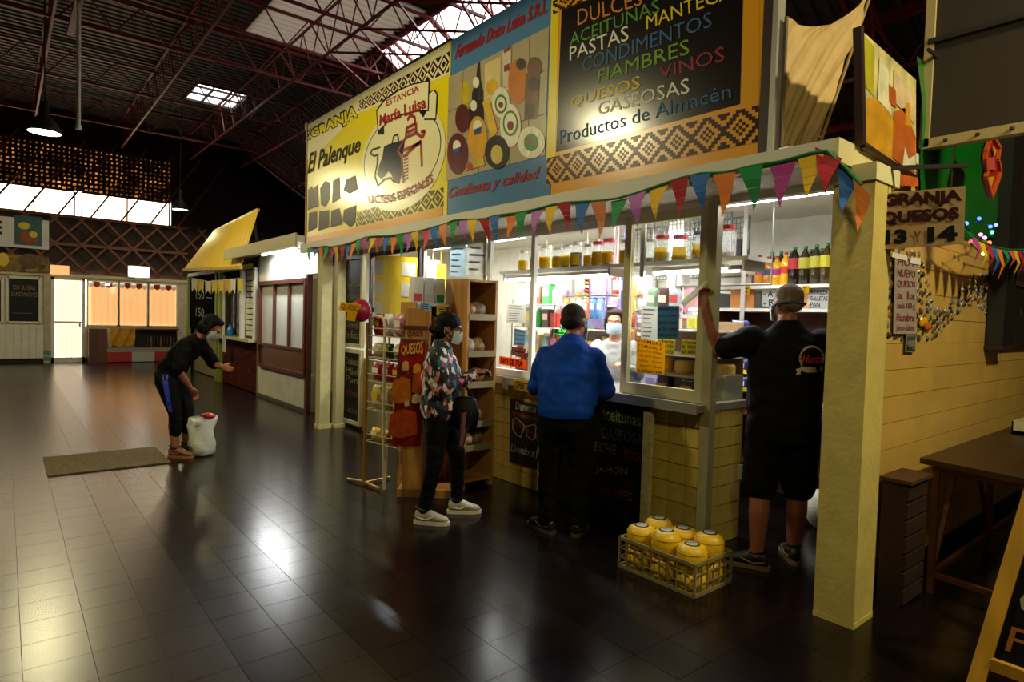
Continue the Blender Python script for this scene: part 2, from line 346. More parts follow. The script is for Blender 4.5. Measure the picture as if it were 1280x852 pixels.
# far windows with peach curtains
for k,(x0,x1) in enumerate(((1.83,2.58),(2.6,3.33),(3.35,4.12))):
    t=thing('window_%d'%(6+k),('left','middle','right')[k]+' far window with peach curtain lit from behind',None,((x0+x1)/2,YF,1.04),kind='structure')
    q=MB(); 
    for a in (x0,x1): q.box(a-.02,a+.02,YF-.04,YF+.04,1.02,2.34)
    for z in (1.04,2.32): q.box(x0,x1,YF-.04,YF+.04,z-.02,z+.02)
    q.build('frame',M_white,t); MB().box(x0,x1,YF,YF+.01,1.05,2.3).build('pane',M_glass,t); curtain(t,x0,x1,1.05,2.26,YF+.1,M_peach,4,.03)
    q=MB(); q2=MB()
    for i in range(5):
        a=x0+(x1-x0)*i/5; b=x0+(x1-x0)*(i+1)/5
        (q if i%2 else q2).poly([(a,YF+.05,2.3),(b,YF+.05,2.3),(b,YF+.05,2.18),((a+b)/2,YF+.05,2.13),(a,YF+.05,2.18)],(0,.01,0))
    q.build('valance_scallop',mat('red_cloth','a3201a',.8),t); q2.build('valance_scallop',M_paper,t)
def far(name,px,m,label,cat,d0=0,d1=.06,group=None): return solo(name,fbox(*px,d0,d1),m,label,cat,group)
# things along the far wall
def chalkboard_far(px,label):
    a=pY(px[0],px[1],YF); b=pY(px[2],px[3],YF); t=thing('chalkboard',label,'chalkboard',((a.x+b.x)/2,YF-.04,b.z))
    MB().box(a.x,b.x,YF-.05,YF-.01,b.z,a.z).build('board',M_black,t)
    q=MB()
    for x in (a.x,b.x): q.box(x-.03,x+.03,YF-.07,YF-.01,b.z-.03,a.z+.03)
    for z in (a.z,b.z): q.box(a.x,b.x,YF-.07,YF-.01,z-.03,z+.03)
    q.build('frame',M_white,t); return t,a,b
chalkboard_far((-45,346,3,403),'black board at the extreme left edge of the far wall')
t,a,b=chalkboard_far((9,346,50,403),'black chalkboard with faint handwriting beside the far door')
q=MB(); text(q,'150 SUGAS',[(a.x+.12,YF-.06,1.98),(b.x-.1,YF-.06,1.98),(b.x-.1,YF-.06,2.1),(a.x+.12,YF-.06,2.1)]); text(q,'SANDWICHES',[(a.x+.08,YF-.06,1.8),(b.x-.06,YF-.06,1.8),(b.x-.06,YF-.06,1.92),(a.x+.08,YF-.06,1.92)])
q.bar((a.x+.1,YF-.06,1.35),(b.x-.15,YF-.06,1.35),.01); q.build('lettering',mat('chalk_dim','8a7a64',.9),t,kind='stuff')
t=thing('panelled_counter','white panelled counter front below the far chalkboards','counter',(0,YF-.1,0))
q=MB()
MB().box(-3,.85,YF-.1,YF-.005,.12,1.05).build('body',M_fw,t)
for i in range(24): MB().box(-3+i*.16,-3+i*.16+.145,YF-.125,YF-.1,.14,1.03).build('plank',M_white,t)
t=thing('food_sign','white sign with a framed fruit picture high above the far chalkboard','sign',(0,YF-.2,3.1))
a=pY(-70,263,YF-.2); b=pY(61,312,YF-.2); MB().box(a.x,b.x,YF-.24,YF-.2,b.z,a.z).build('board',M_paper,t)
a2=pY(18,268,YF-.2); b2=pY(52,308,YF-.2); MB().box(a2.x,b2.x,YF-.25,YF-.24,b2.z,a2.z).build('picture',mat('picture_teal','23505a',.6,var=.5,vscale=5),t)
q=MB(); q.ell(((a2.x+b2.x)/2,YF-.25,lerp(a2.z,b2.z,.75)),(.2,.01,.18)); q.build('picture_fruit',mat('picture_red','8a3a16',.6,var=.4,vscale=9),t)
q=MB(); q.ell((lerp(a2.x,b2.x,.35),YF-.255,lerp(a2.z,b2.z,.35)),(.12,.01,.1)); q.ell((lerp(a2.x,b2.x,.68),YF-.255,lerp(a2.z,b2.z,.62)),(.09,.01,.09)); q.build('picture_lemon',mat('picture_yellow','c9b52a',.6),t)
q=MB(); a3=pY(-6,274,YF-.2); text(q,'E',[(a3.x-.1,YF-.245,3.4),(a3.x+.14,YF-.245,3.4),(a3.x+.14,YF-.245,3.75),(a3.x-.1,YF-.245,3.75)],.03); q.build('lettering',M_ink,t)
t=thing('food_banner','long food photo banner in yellow and brown under the white fruit sign','banner',(0,YF-.15,2.48))
a=pY(-70,312,YF-.15); b=pY(61,341,YF-.15); MB().box(a.x,b.x,YF-.17,YF-.14,b.z,a.z).build('sheet',mat('banner_food','8a6a14',.6,var=.8,vscale=3,stain=('3a2410',4,.52)),t)
q=MB(); q.ell((.55,YF-.175,2.75),(.26,.01,.2)); q.build('picture_loaf',mat('picture_loaf','5e4410',.6,var=.5,vscale=12),t); q=MB(); q.ell((-.02,YF-.175,2.75),(.12,.01,.18)); q.build('picture_cheese',M_yel,t)
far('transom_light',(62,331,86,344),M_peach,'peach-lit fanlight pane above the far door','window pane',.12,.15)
t=thing('wall_light','square white fluorescent light above the far windows','light',(3.06,YF-.2,2.6)); MB().box(2.82,3.31,YF-.25,YF-.2,2.5,2.78).build('diffuser',mat('square_light','ffffff',emit=3),t); MB().box(2.79,3.34,YF-.2,YF-.15,2.47,2.81).build('housing',M_white,t)
MB().box(2.98,3.14,YF-.17,YF+.02,2.42,2.47).build('bracket',M_white,t)
# bench and goods under the far windows
t=thing('display_bench','low red and white bench under the far windows','bench',(3.1,YF-.4,0))
a=pY(134,440,YF-.5); b=pY(217,452,YF-.5); q=MB().box(a.x,b.x,YF-.5,YF-.05,.30,.42); q.build('top',mat('grey_ledge','8c8378',.6),t)
M_rc=mat('red_panel','a01518',.5)
MB().box(a.x,lerp(a.x,b.x,.36),YF-.5,YF-.06,.02,.3).build('panel',M_rc,t); MB().box(lerp(a.x,b.x,.7),b.x,YF-.5,YF-.06,.02,.3).build('panel',M_rc,t); MB().box(lerp(a.x,b.x,.36),lerp(a.x,b.x,.7),YF-.5,YF-.06,.02,.3).build('panel',M_paper,t)
solo('wooden_cabinet',MB().box(1.83,2.26,YF-.45,YF-.05,.0,.96),M_brown,'brown wooden cabinet between the far door and the bench','cabinet')
q=MB(); q.grid(lambda u,v: Vector((2.33+.62*u, YF-.42+.04*math.sin(u*14+v*5), .98-.43*v-.11*math.sin(u*3.14)*v)),24,8); q2=q
solo('yellow_cloth',q,mat('mustard_cloth','c98a1e',.8,var=.3),'draped mustard cloth hanging under the far windows','cloth',smooth=True)
t=thing('dark_shelf','dark open shelf under the far right window','shelf',(3.55,YF-.3,.42))
q=MB(); q.box(3.0,4.1,YF-.1,YF-.05,.42,.98); q.build('back',M_dark,t); MB().box(3.0,4.1,YF-.42,YF-.1,.425,.45).build('board',M_dark,t); MB().box(3.0,4.1,YF-.42,YF-.1,.94,.98).build('board',M_brown,t)
for i in range(9):
    q=MB(); c=(3.3+i*.085,YF-.3,.451); q.lathe([(.025,0),(.03,.02),(.03,.2),(.012,.26),(.012,.3)],c,8)
    solo('bottle',q,mat('dim_bottle_%d'%(i%3),('3a2a1c','6a5a48','40201a')[i%3],.4),'%s small dark bottle from the left on the far dark shelf'%'first second third fourth fifth sixth seventh eighth ninth'.split()[i],'bottle','bottles on the far dark shelf')
struct('trim_6',MB().box(.84,.99,YF-.1,YF,0,2.46),mat('pilaster','b9ab90',.7,var=.2),label='pale pilaster left of the far door')
struct('trim_7',MB().box(.83,1.0,YF-.11,YF-.1,.22,.34).box(.83,1.0,YF-.11,YF-.1,.06,.16),mat('teal_band','4a8a84',.6),label='teal painted bands on the far pilaster')
# pendant lamps
def pendant(loc,r,label,e,top=6.9,spot=True):
    x,y,z=loc; t=thing('pendant_lamp',label,'lamp',loc)
    q=MB(); q.lathe([(r,0),(r*.96,.05),(r*.6,.2),(r*.28,.3),(r*.24,.5),(.02,.52)],loc,24); q.build('lamp_shade',mat('lamp_shade','14140f',.6),t,smooth=True)
    q=MB(); q.lathe([(.01,-.005),(r*.9,.0),(r*.9,.02),(.01,.03)],loc,24); q.build('diffuser',mat('lamp_disc','f4ffd8',emit=9,ecol='eaffb4'),t)
    MB().tube([(x,y,z+.5),(x,y,top)],.012,6).build('cable',M_dark,t)
    l=bpy.data.lights.new('lamp_bulb','SPOT'); l.energy=e; l.color=(1,.88,.5); l.spot_size=math.radians(180); l.spot_blend=.05; l.shadow_soft_size=r*.8
    o=bpy.data.objects.new('lamp_bulb',l); COL.objects.link(o); o.parent=t; o.location=(0,0,-.03)
    return t
pendant((.52,13,4.45),.25,'glowing round pendant lamp hanging left of the white pole',380)
pendant((0,6,4.4),.25,'round pendant lamp hanging over the corridor nearest the shop sign',380)
pendant((.2,-.6,4.6),.25,'round pendant lamp hanging behind the viewpoint',220)
pendant((3.53,18,4.16),.2,'small glowing pendant lamp by the yellow awning',90)
a=pY(102,36,11.5); b=pY(98,161,11.5)
t=thing('hanging_pole','thin white pole hanging from the roof right of the lamp','pole',b); MB().tube([b,Vector((b.x,b.y,6.15))],.028,8).build('rod',M_white,t); MB().lathe([(.04,-.01),(.04,.05)],b,8).build('end_cap',M_white,t)
MB().box(b.x-.05,b.x+.05,b.y-.5,b.y+1.5,6.13,6.2).build('mount',M_red,t)
# floor mat
t=[pZ(60,597),pZ(212,577),pZ(195,559),pZ(58,572)]
q=MB(); z=Vector((0,0,.012)); q.poly([Vector((t[0].x,7.1,.002)),Vector((t[1].x,7.1,.002)),Vector((t[1].x,8.0,.002)),Vector((t[0].x,8.0,.002))],(0,0,.012))
solo('door_mat',q,mat('coir_mat','5a4a26',.95,var=.6,vscale=45,bump=.6,bscale=120),'brown coir mat lying on the floor beside the bending woman','mat')
# ================================================================ stalls on the left (front plane X = 3.7)
M_green=mat('green_paint','7f8f2c',.5); M_burg=mat('burgundy_panel','4a1510',.8,spec=.1,var=.5,vscale=6,stain=('6a4a40',7,.6))
XA=3.68
t=thing('yellow_awning','ribbed yellow sloping awning over the green kiosk','awning',(3.5,14.5,2.5))
bl=pX(230,337,3.4); br=pX(301,334,3.4); tl=pY(268,289,bl.y); tr=pY(323,262,br.y)
n=16
for i in range(n):
    a=lerp(bl,br,i/n); b=lerp(bl,br,(i+1)/n); c=lerp(tl,tr,(i+1)/n); d=lerp(tl,tr,i/n); m1=lerp(a,b,.5)+Vector((-.02,0,.03)); m2=lerp(d,c,.5)+Vector((-.02,0,.03))
    q=MB(); q.loft([[a,m1,b,b-Vector((0,0,.02)),a-Vector((0,0,.02))],[d,m2,c,c-Vector((0,0,.02)),d-Vector((0,0,.02))]]); q.build('slat',M_yel,t)
MB().bar(bl,br,.06).build('edge_rail',mat('awning_edge','b79a14',.5),t); MB().bar(tl,tr,.05).build('edge_rail',mat('awning_edge','b79a14',.5),t)
for p,q_ in ((lerp(bl,br,.1),lerp(tl,tr,.1)),(lerp(bl,br,.9),lerp(tl,tr,.9))): MB().bar((q_.x,q_.y,q_.z),(q_.x+.15,q_.y,2.5),.05).build('strut',M_dark,t)
# kiosk
t=thing('kiosk','green framed kiosk with burgundy counter front under the yellow awning','kiosk',(4.2,15,0))
MB().box(3.72,3.8,12.15,14.55,.02,1.0).build('counter_front',M_burg,t)
MB().box(3.55,4.1,12.12,14.6,1.0,1.05).build('counter_top',mat('counter_cream','a89c7c',.4),t)
MB().box(3.8,3.9,14.75,17.6,.02,1.1).build('side_panel',mat('cream_dull','8f8458',.6),t)
for y in (12.2,13.05,14.65,14.95,17.7): MB().box(3.66,3.74,y-.05,y+.05,0 if y>14 else 1.05,2.5).build('post',M_green if y>14 else M_white,t)
MB().box(3.66,3.74,12.15,17.75,2.42,2.5).build('beam',M_white,t)
MB().box(5.6,5.7,12.0,17.9,0,2.6).build('back_wall',M_dark,t); MB().box(3.7,5.7,17.8,17.9,0,2.6).build('end_wall',M_dark,t); MB().box(3.7,5.7,12.0,12.1,0,2.6).build('end_wall',mat('cream_dull','8f8458',.6),t)
MB().box(3.7,5.7,12.0,17.9,2.55,2.62).build('roof',M_dark,t)
q=MB()
for k in range(12): q.box(3.76,3.78,12.2,13.0,1.1+k*.11,1.19+k*.11)
q.build('louvre',M_white,t)
q=MB(); q.bar((3.75,14.62,.1),(3.75,14.62,2.35),.05); q.bar((3.75,14.98,.1),(3.75,14.98,2.35),.05); q.bar((3.75,14.6,.12),(3.75,15,.12),.05); q.build('narrow_frame',M_white,t)
MB().box(3.78,3.79,13.1,14.6,1.1,2.4).build('pane',M_glass,t)
t=thing('chalkboard','tall chalkboard reading 150 twice on the green kiosk','chalkboard',(3.72,16.2,1.1)); MB().box(3.7,3.78,15.0,17.6,1.12,2.4).build('board',mat('matt_black','060405',.95,spec=.02),t)
q=MB()
for z in (1.85,1.42):
    text(q,'150',[(3.69,16.9,z),(3.69,16.1,z-.02),(3.69,16.1,z+.2),(3.69,16.9,z+.22)]); 
q.bar((3.69,15.9,1.88),(3.69,15.4,1.86),.015); q.bar((3.69,15.9,1.45),(3.69,15.4,1.43),.015)
q.build('lettering',mat('chalk_teal','9ab8a8',.9),t,kind='stuff')
def flagstrip(root,pts,cols,w,h,X,shape='tri',curl=.03):
    pass
t=thing('flag_garland','garland of yellow and white swallowtail flags on the green kiosk','bunting',(3.6,15,2.2))
pl=[(239,347),(253,350),(262,352),(275,350),(290,349),(306,346)]
fl=[(243,349,355,'d8d2b0'),(251,350,357,'d9c22c'),(260,351,358,'d8d2b0'),(268,350,357,'d9b94a'),(276,350,357,'d9b94a'),(284,349,356,'caa23c'),(291,348,355,'d8d2b0'),(300,348,359,'d9c22c')]
MB().tube([pX(x,y,3.6) for x,y in pl],.008,5).build('string',M_paper,t)
for x,y,b,c in fl:
    a=pX(x-3.6,y,3.6); d=pX(x+3.6,y,3.6); h=.3; q=MB(); q.poly([a,d,d-Vector((.01,0,h)),lerp(a,d,.5)-Vector((0,0,h*.7)),a-Vector((-.01,0,h))],(.006,0,0)); q.build('flag',mat('garland_'+c,c,.8),t)
solo('blue_bottle',MB().lathe([(.05,0),(.06,.02),(.06,.14),(.03,.2),(.03,.24)],(3.66,13.75,1.05),12),mat('blue_plastic','1f6f9a',.3),'small blue bottle standing on the kiosk counter','bottle')
t=thing('counter_note','white paper note hanging off the kiosk counter','note',(3.6,13.8,.8)); MB().box(3.54,3.546,13.62,13.85,.72,1.0).build('sheet',M_paper,t); MB().box(3.535,3.55,13.7,13.76,.97,1.0).build('clip',M_steel,t)
q=MB(); c=(3.85,13.3,1.05); q.lathe([(.02,0),(.07,.01),(.07,.02),(.012,.03),(.012,.3)],c,10); q.ell((3.85,13.3,1.5),(.05,.14,.2)); solo('desk_fan',q,mat('fan_grey','9a9a88',.5),'small round fan standing on the kiosk counter','fan')
# white stall with brown window
t=thing('white_stall','white stall front with brown framed three pane window and wooden panel','stall',(4,10.7,0))
M_wht=mat('stall_white','cfcabb',.6,var=.12,vscale=3,stain=('9a9280',6,.66))
MB().box(3.7,3.85,9.6,12.02,.0,.6).box(3.7,3.85,9.6,12.02,2.14,2.62).box(3.7,3.85,11.9,12.02,.6,2.14).build('wall',M_wht,t)
MB().box(3.68,3.72,9.58,12.02,0,.06).build('plinth',mat('plinth_grey','4a443a',.7),t)
for y0,y1,z0,z1 in ((9.56,9.63,.58,2.14),(11.82,11.89,.58,2.14),(9.6,11.85,2.07,2.14),(9.6,11.85,.98,1.02),(9.6,11.85,.58,.63)): MB().box(3.64,3.74,y0,y1,z0,z1).build('frame_bar',mat('mahogany','4a1c12',.4,var=.2),t)
for y in (10.35,11.08): MB().box(3.66,3.74,y-.035,y+.035,1.0,2.1).build('mullion',mat('mahogany','4a1c12',.4),t)
MB().box(3.68,3.72,9.6,11.85,.62,.99).build('panel',mat('oak_panel','6a3d1c',.4,var=.3,vscale=1,wave=('Y',9)),t)
M_fr=mat('frosted_pane','b9b9b0',.3)
for a,b in ((9.63,10.32),(10.39,11.05),(11.12,11.82)): MB().box(3.7,3.715,a,b,1.02,2.07).build('pane',M_fr,t)
q=MB(); q.box(3.7,3.8,9.06,9.14,0,2.62); q.box(3.7,3.8,9.14,9.6,2.2,2.62); q.build('door_surround',M_white,t)
MB().box(3.66,3.74,9.5,9.58,0,2.2).build('door_jamb',mat('mahogany','4a1c12',.4),t)
MB().box(4.6,4.65,8.6,9.6,0,2.3).build('inner_wall',M_dark,t)
MB().box(3.8,3.84,9.14,9.2,.1,2.15).build('door_edge',M_alu,t)
t=thing('white_canopy','flat white canopy with a fluorescent light over the brown framed window','canopy',(3.5,11.5,2.6))
a=pX(281,327,3.3); b=pX(368,304,3.3)
MB().box(3.3,3.95,9.0,a.y,2.63,2.72).build('slab',M_white,t); MB().box(3.27,3.3,9.0,a.y,2.56,2.75).build('fascia',mat('canopy_cream','b6ab7a',.5),t)
MB().tube([(3.5,9.6,2.58),(3.5,11.2,2.58)],.018,8).build('tube_light',M_tube,t); MB().box(3.47,3.53,9.55,11.25,2.595,2.62).build('light_fitting',M_white,t)
l=area('canopy_tube',(0,0,0),.06,1.6,42,(.95,.98,1)); l.parent=t; l.location=Vector((3.5,10.4,2.55))-t.location
# white posts at the shop's far end
for k,(x,y,r) in enumerate(((3.42,8.25,.075),(3.62,8.2,.06))):
    t=thing('support_post',('front','rear')[k]+' cream post carrying the far end of the big shop sign','post',(x,y,0)); MB().box(x-r,x+r,y-r,y+r,0,2.5).build('shaft',M_cream,t); MB().box(x-r-.015,x+r+.015,y-r-.015,y+r+.015,0,.05).build('base',M_cream,t); MB().box(x-r-.015,x+r+.015,y-r-.015,y+r+.015,2.44,2.5).build('capital',M_cream,t)
# ================================================================ the shop
XF=3.8; XS=3.35
M_tilew=mat('shop_wall','d2cdbc',.6,var=.1)
struct('wall_shop_back',MB().box(5.75,5.85,1.55,8.6,0,2.75),M_tilew,label='pale back wall inside the cheese shop')
struct('wall_shop_end',MB().box(3.85,5.8,8.5,8.6,0,2.75),M_tilew,label='pale far end wall inside the cheese shop')
struct('ceiling_shop',MB().box(3.8,5.85,1.4,8.6,2.62,2.68),M_tilew,label='pale ceiling inside the cheese shop')
struct('trim_8',MB().box(3.78,3.86,1.55,8.5,2.42,2.62),M_white,label='white lintel above the shop windows')
# pillar
t=thing('pillar','thick cream painted pillar at the near corner of the shop','pillar',(3.6,1.42,0))
M_pill=mat('pillar_paint','cdb868',.5,var=.16,vscale=5,bump=.5,bscale=28,stain=('6a5526',16,.72))
MB().box(3.48,3.73,1.31,1.52,0,2.44).build('shaft',M_pill,t); MB().box(3.73,3.76,1.33,1.41,0,2.44).build('corner_strip',M_pill,t); MB().box(3.478,3.732,1.308,1.522,0,.03).build('base',M_pill,t); MB().box(3.46,3.78,1.30,1.54,2.37,2.46).build('capital',mat('cap_cream','d8d0a0',.5),t)
# soffit and fascia
t=thing('shop_canopy','white canopy and fascia strip under the big shop signs','canopy',(3.5,5,2.5))
MB().box(3.34,3.95,1.45,8.85,2.47,2.52).build('soffit',M_white,t)
MB().box(3.29,3.34,1.45,8.85,2.45,2.57).build('fascia',mat('fascia_white','c9c4b4',.5),t)
MB().box(3.29,3.95,1.42,1.45,2.45,2.57).build('end_fascia',mat('fascia_cream','cdbf8c',.5),t)
MB().box(3.34,3.95,1.45,8.85,2.55,2.57).build('top_sheet',M_dark,t)
# ---------------- sign panels
SZ0,SZ1=2.575,4.27
def panel(name,y0,y1,m,label,z1=SZ1):
    t=thing(name,label,'sign',(XS,(y0+y1)/2,SZ0)); MB().box(XS,XS+.05,y0,y1,SZ0,z1).build('board',m,t); return t
M_sy=mat('sign_yellow','e3cf14',.25,spec=.6); M_cr=mat('sign_cream','e6ddae',.25,spec=.6); M_or=mat('sign_amber','d8961a',.25,spec=.6); M_bl=mat('sign_blue','4a78a6',.25,spec=.6); M_mar=mat('sign_maroon','34100d',.3,spec=.25); M_navy=mat('sign_navy','12162a',.3,spec=.25); M_sred=mat('sign_red','98161e',.35,spec=.25)
S1=panel('shop_sign',5.13,8.78,M_sy,'yellow dairy sign with a cow and milk churn emblem reading GRANJA')
S2=panel('shop_sign',3.65,5.12,M_bl,'blue sign with a framed cheese and wine picture between the two yellow signs')
S3=panel('shop_sign',1.86,3.64,M_or,'amber framed blackboard style sign listing groceries in coloured capitals')
def dec(parent,name,pts,m,off=.004,**kw):        # a flat printed shape on the sign plane, outline given in frame pixels
    q=MB(); q.poly([pX(x,y,XS-off) for x,y in pts]); return q.build(name,m,parent,**kw)
def stroke(parent,name,lines,w,m,off=.006):
    q=MB()
    for ln in lines:
        ps=[pX(x,y,XS-off) for x,y in ln]
        for a,b in zip(ps,ps[1:]): q.bar(a,b,w,.002,upv=(1,0,0))
    return q.build(name,m,parent,kind='stuff')
def words(parent,s,px,m,off=.006,bold=.0,shear=0,sag=0,name='lettering'):
    q=MB(); text(q,s,qX(px,XS-off),bold,shear,sag); return q.build(name,m,parent,fix=False,kind='stuff')
def band(parent,px,m,n,off=.004,rows=2,kind='diamond'):
    b=qX(px,XS-off); q=MB()
    for i in range(n):
        for (cu,cv,ru,rv) in ((i+.5,.5,.5,.5),):
            P=lambda u,v:quad(b,(i+.5+u)/n,.5+v)
            if kind=='diamond':
                for r0,r1 in ((.5,.34),(.2,.0)):
                    for s in ((1,1),(1,-1),(-1,-1),(-1,1)): q.add([P(s[0]*r0,0),P(0,s[1]*r0),P(0,s[1]*r1),P(s[0]*r1,0)],[(0,1,2,3)])
                for sx in (-1,1):
                    for sy in (-1,1): q.add([P(sx*.5,sy*.5),P(sx*.5,sy*.2),P(sx*.2,sy*.5)],[(0,1,2)])
            else:          # stepped andean cross pattern
                k=5
                for a in range(-k,k+1):
                    for c in range(-k,k+1):
                        d=abs(a)+abs(c)
                        if d in (5,6) or d in (2,) or (d==0): q.add([P((a-.5)/11,(c-.5)/11),P((a+.5)/11,(c-.5)/11),P((a+.5)/11,(c+.5)/11),P((a-.5)/11,(c+.5)/11)],[(0,1,2,3)])
                        elif d>=9: q.add([P((a-.5)/11,(c-.5)/11),P((a+.5)/11,(c-.5)/11),P((a+.5)/11,(c+.5)/11),P((a-.5)/11,(c+.5)/11)],[(0,1,2,3)])
    return q.build('pattern_band',m,parent,fix=False,kind='stuff')
# --- yellow sign
dec(S1,'cream_wash',[(382,156),(561,54),(562,92),(446,143),(400,190),(384,200)],M_cr,.003)
dec(S1,'cream_strip',[(381,155),(562,53),(562,62),(381,162)],mat('sign_edge','f0e6b8',.3),.005)
band(S1,[(448,139),(561,90),(562,64),(449,126)],M_mar,10); band(S1,[(382,178),(389,175),(389,160),(382,164)],M_mar,1)
band(S1,[(445,283),(554,257),(554,234),(446,265)],M_mar,9)
dec(S1,'amber_strip',[(445,284),(553.5,258),(553,271),(381,304),(381,297)],M_or,.003)
words(S1,'GRANJA',[(389,177),(448,151),(447,128),(387,161)],M_ink,.006,.1,0); words(S1,'GRANJA',[(390,175),(447,150),(446,131),(388.5,163)],M_sy,.009,.035)
words(S1,'El Palenque',[(384,225),(451,195),(450,169),(385,192)],M_ink,.006,.022,.35)
def ellpx(cx,cy,rx,ry,a=0,n=28,sk=0): return [(cx+rx*math.cos(2*math.pi*k/n), cy+ry*math.sin(2*math.pi*k/n)-sk*rx*math.cos(2*math.pi*k/n)) for k in range(n)]
dec(S1,'emblem_ground',ellpx(504,196,53,66,sk=.32),M_cr,.005); dec(S1,'emblem_ring',ellpx(503,192,48.5,54,sk=.32),M_navy,.006); dec(S1,'emblem_disc',ellpx(503,192,47.5,52.8,sk=.32),M_cr,.007)
dec(S1,'ribbon_tail',[(536,116),(543,111),(547,118),(545,150),(530,150)],M_navy,.008); dec(S1,'ribbon_tail_face',[(536,118),(542,113),(545.5,118),(544,148),(530,148)],M_cr,.009)
dec(S1,'ribbon_shade',[(472,158),(480,156),(480,168),(472,168)],M_navy,.0095); dec(S1,'ribbon_shade',[(524,140),(535,136),(529,147)],M_navy,.0095)
dec(S1,'ribbon',[(470,138),(480,124),(497,112),(516,104),(537,100),(536,139),(518,140),(500,145),(485,153),(472,166)],M_navy,.010); dec(S1,'ribbon_face',[(471.5,139),(481,126),(498,114),(516,106),(535.5,102),(534.5,137),(518,138),(500,143),(485,151),(473,163)],M_cr,.011)
words(S1,'ESTANCIA',[(483,133),(524,114),(523,106),(483,125)],M_sred,.014,.02); words(S1,'María Luisa',[(474,158),(533,135),(531.5,119),(474.5,144)],M_sred,.014,.03)
words(S1,'LACTEOS ESPECIALES',[(461,253),(541,227),(540,216),(459,243)],M_sred,.014,.02,0,.8)
dec(S1,'cow_head',[(474,206),(478,196),(480,183),(486,180),(493,178),(500,176),(506,174),(505,187),(502,200),(502,218),(499,230),(493,228),(489,217),(485,214),(481,220),(476,224),(471,218)],M_navy,.009)
dec(S1,'cow_ear',[(489,176),(493,169),(497,170),(495,178)],M_cr,.0105); stroke(S1,'cow_outline',[[(475,184),(465,187),(463,192),(468,195),(472,193),(471,206),(468,220),(472,232)],[(472,232),(480,224),(488,222),(492,227)],[(490,180),(492,170),(497,168),(498,176)]],.02,M_navy,.012)
M_sr2=mat('sign_crimson','8e1f22',.35)
stroke(S1,'milk_churn',[[(509,150),(513,144),(518,146),(519,155),(508,160)],[(508,160),(507,172),(520,166),(520,154)],[(507,172),(500,184),(497,188),(502,196),(504,228)],[(520,166),(528,172),(531,164),(526,164)],[(504,196),(526,176),(527,208)],[(504,188),(526,178)],[(508,166),(519,161)]],.035,M_sr2,.012)
stroke(S1,'churn_shading',[[(505,196+k*4),(510,194+k*4)] for k in range(8)],.014,M_sr2,.012)
M_ph=mat('sign_photo_dark','1e1e08',.4,spec=.15,var=.6,vscale=14); 
for k,pts in enumerate(([(385,250),(385,237),(390,232),(391,237),(397,230),(398,257),(385,262)],[(401,256),(400,235),(406,226),(412,228),(412,248),(407,258)],[(415,254),(416,226),(424,221),(425,248)],[(429,238),(433,224),(444,219),(447,236),(437,242)],[(385,290),(386,266),(396,264),(396,284)],[(398,288),(399,264),(411,262),(411,284)],[(413,284),(414,263),(424,260),(428,280)],[(428,276),(430,262),(445,256),(444,278),(438,284)])): dec(S1,'product_photo',pts,M_ph,.005)
MB().box(XS-.012,XS+.05,8.78,8.81,SZ0-.02,SZ1).build('frame_edge',mat('sign_rim','8a5a2c',.5),S1); MB().box(XS-.012,XS+.05,5.13,8.78,SZ1,SZ1+.02).build('frame_edge',M_ink,S1)
# --- blue sign
dec(S2,'picture',[(557.5,226),(681,194),(686.5,33),(561,96.5)],mat('picture_tiles','a89a78',.3,var=.12,vscale=3,spec=.6),.004)
stroke(S2,'tile_joint',[[(560,140),(683,87)],[(559,180),(682,142)],[(600,78),(598,216)],[(640,57),(636,206)],[(662,45),(660,200)],[(579,87),(577,221)]],.006,mat('joint','5f5340',.6),.005)
words(S2,'Fernando Doto Luisa S.R.L',[(568,75),(684,15),(682,-2),(570,57)],M_sred,.006,.03,.4)
words(S2,'Confianza y calidad',[(559,252),(676,226),(675,208),(561,234)],M_sred,.006,.02,.4)
def item(c,name,*shapes):
    for pts,o in shapes: dec(S2,name,pts,mat('pic_'+c,c,.3,spec=.6,var=.15,vscale=8),o)
item('1d1210','picture_bottle',([(589,156),(590,116),(595,100),(597,79),(600,77),(601,100),(604,114),(605,150)],.006),([(585,168),(586,136),(592,118),(600,126),(603,158)],.007))
item('c2a81c','picture_pear',(ellpx(582,117,6,16),.006)); item('d8c48a','picture_carton',([(606,80),(626,71),(625,124),(605,132)],.006)); item('d9a81c','picture_carton',(ellpx(615,109,7,10),.007))
item('cfc4a6','picture_carton',([(628,66),(639,58),(637,112),(629,115)],.006)); item('8a2a2c','picture_label',([(630,62),(639,57),(638,62),(630,67)],.007),([(630,82),(637,79),(637,88),(630,90)],.007))
item('c46f1c','picture_cheese',(ellpx(647,102,12,28),.007)); item('6a4424','picture_salami',(ellpx(668,84,9,13),.009),([(657,92),(675,85),(672,148),(655,150)],.0075)); item('3c2a1c','picture_label',(ellpx(651,80,6,7),.009),(ellpx(667,105,7,9),.0095),(ellpx(662,138,6,9),.0095))
item('5a1518','picture_cheese',(ellpx(578,148,9,18),.008),(ellpx(572,192,13,26),.008)); item('d69a20','picture_cheese',(ellpx(597,173,12,28),.009)); item('ddb432','picture_cheese',([(603,128),(611,122),(622,164),(614,174)],.0095))
item('e6e0c8','picture_cheese',(ellpx(626,128,11,19),.008),(ellpx(638,157,13,27),.009),(ellpx(664,178,17,20),.009)); item('3f7a24','picture_ring',(ellpx(626,130,7.5,12),.010),(ellpx(638,154,9.5,16),.010),(ellpx(664,178,9,11),.010)); item('e6e2c8','picture_label',(ellpx(626,130,5.5,9),.011),(ellpx(638,154,7.5,13),.011),(ellpx(595,103,4,7),.009),(ellpx(592,132,4,7),.009),(ellpx(597,158,6,8),.011),(ellpx(571,183,5,8),.011))
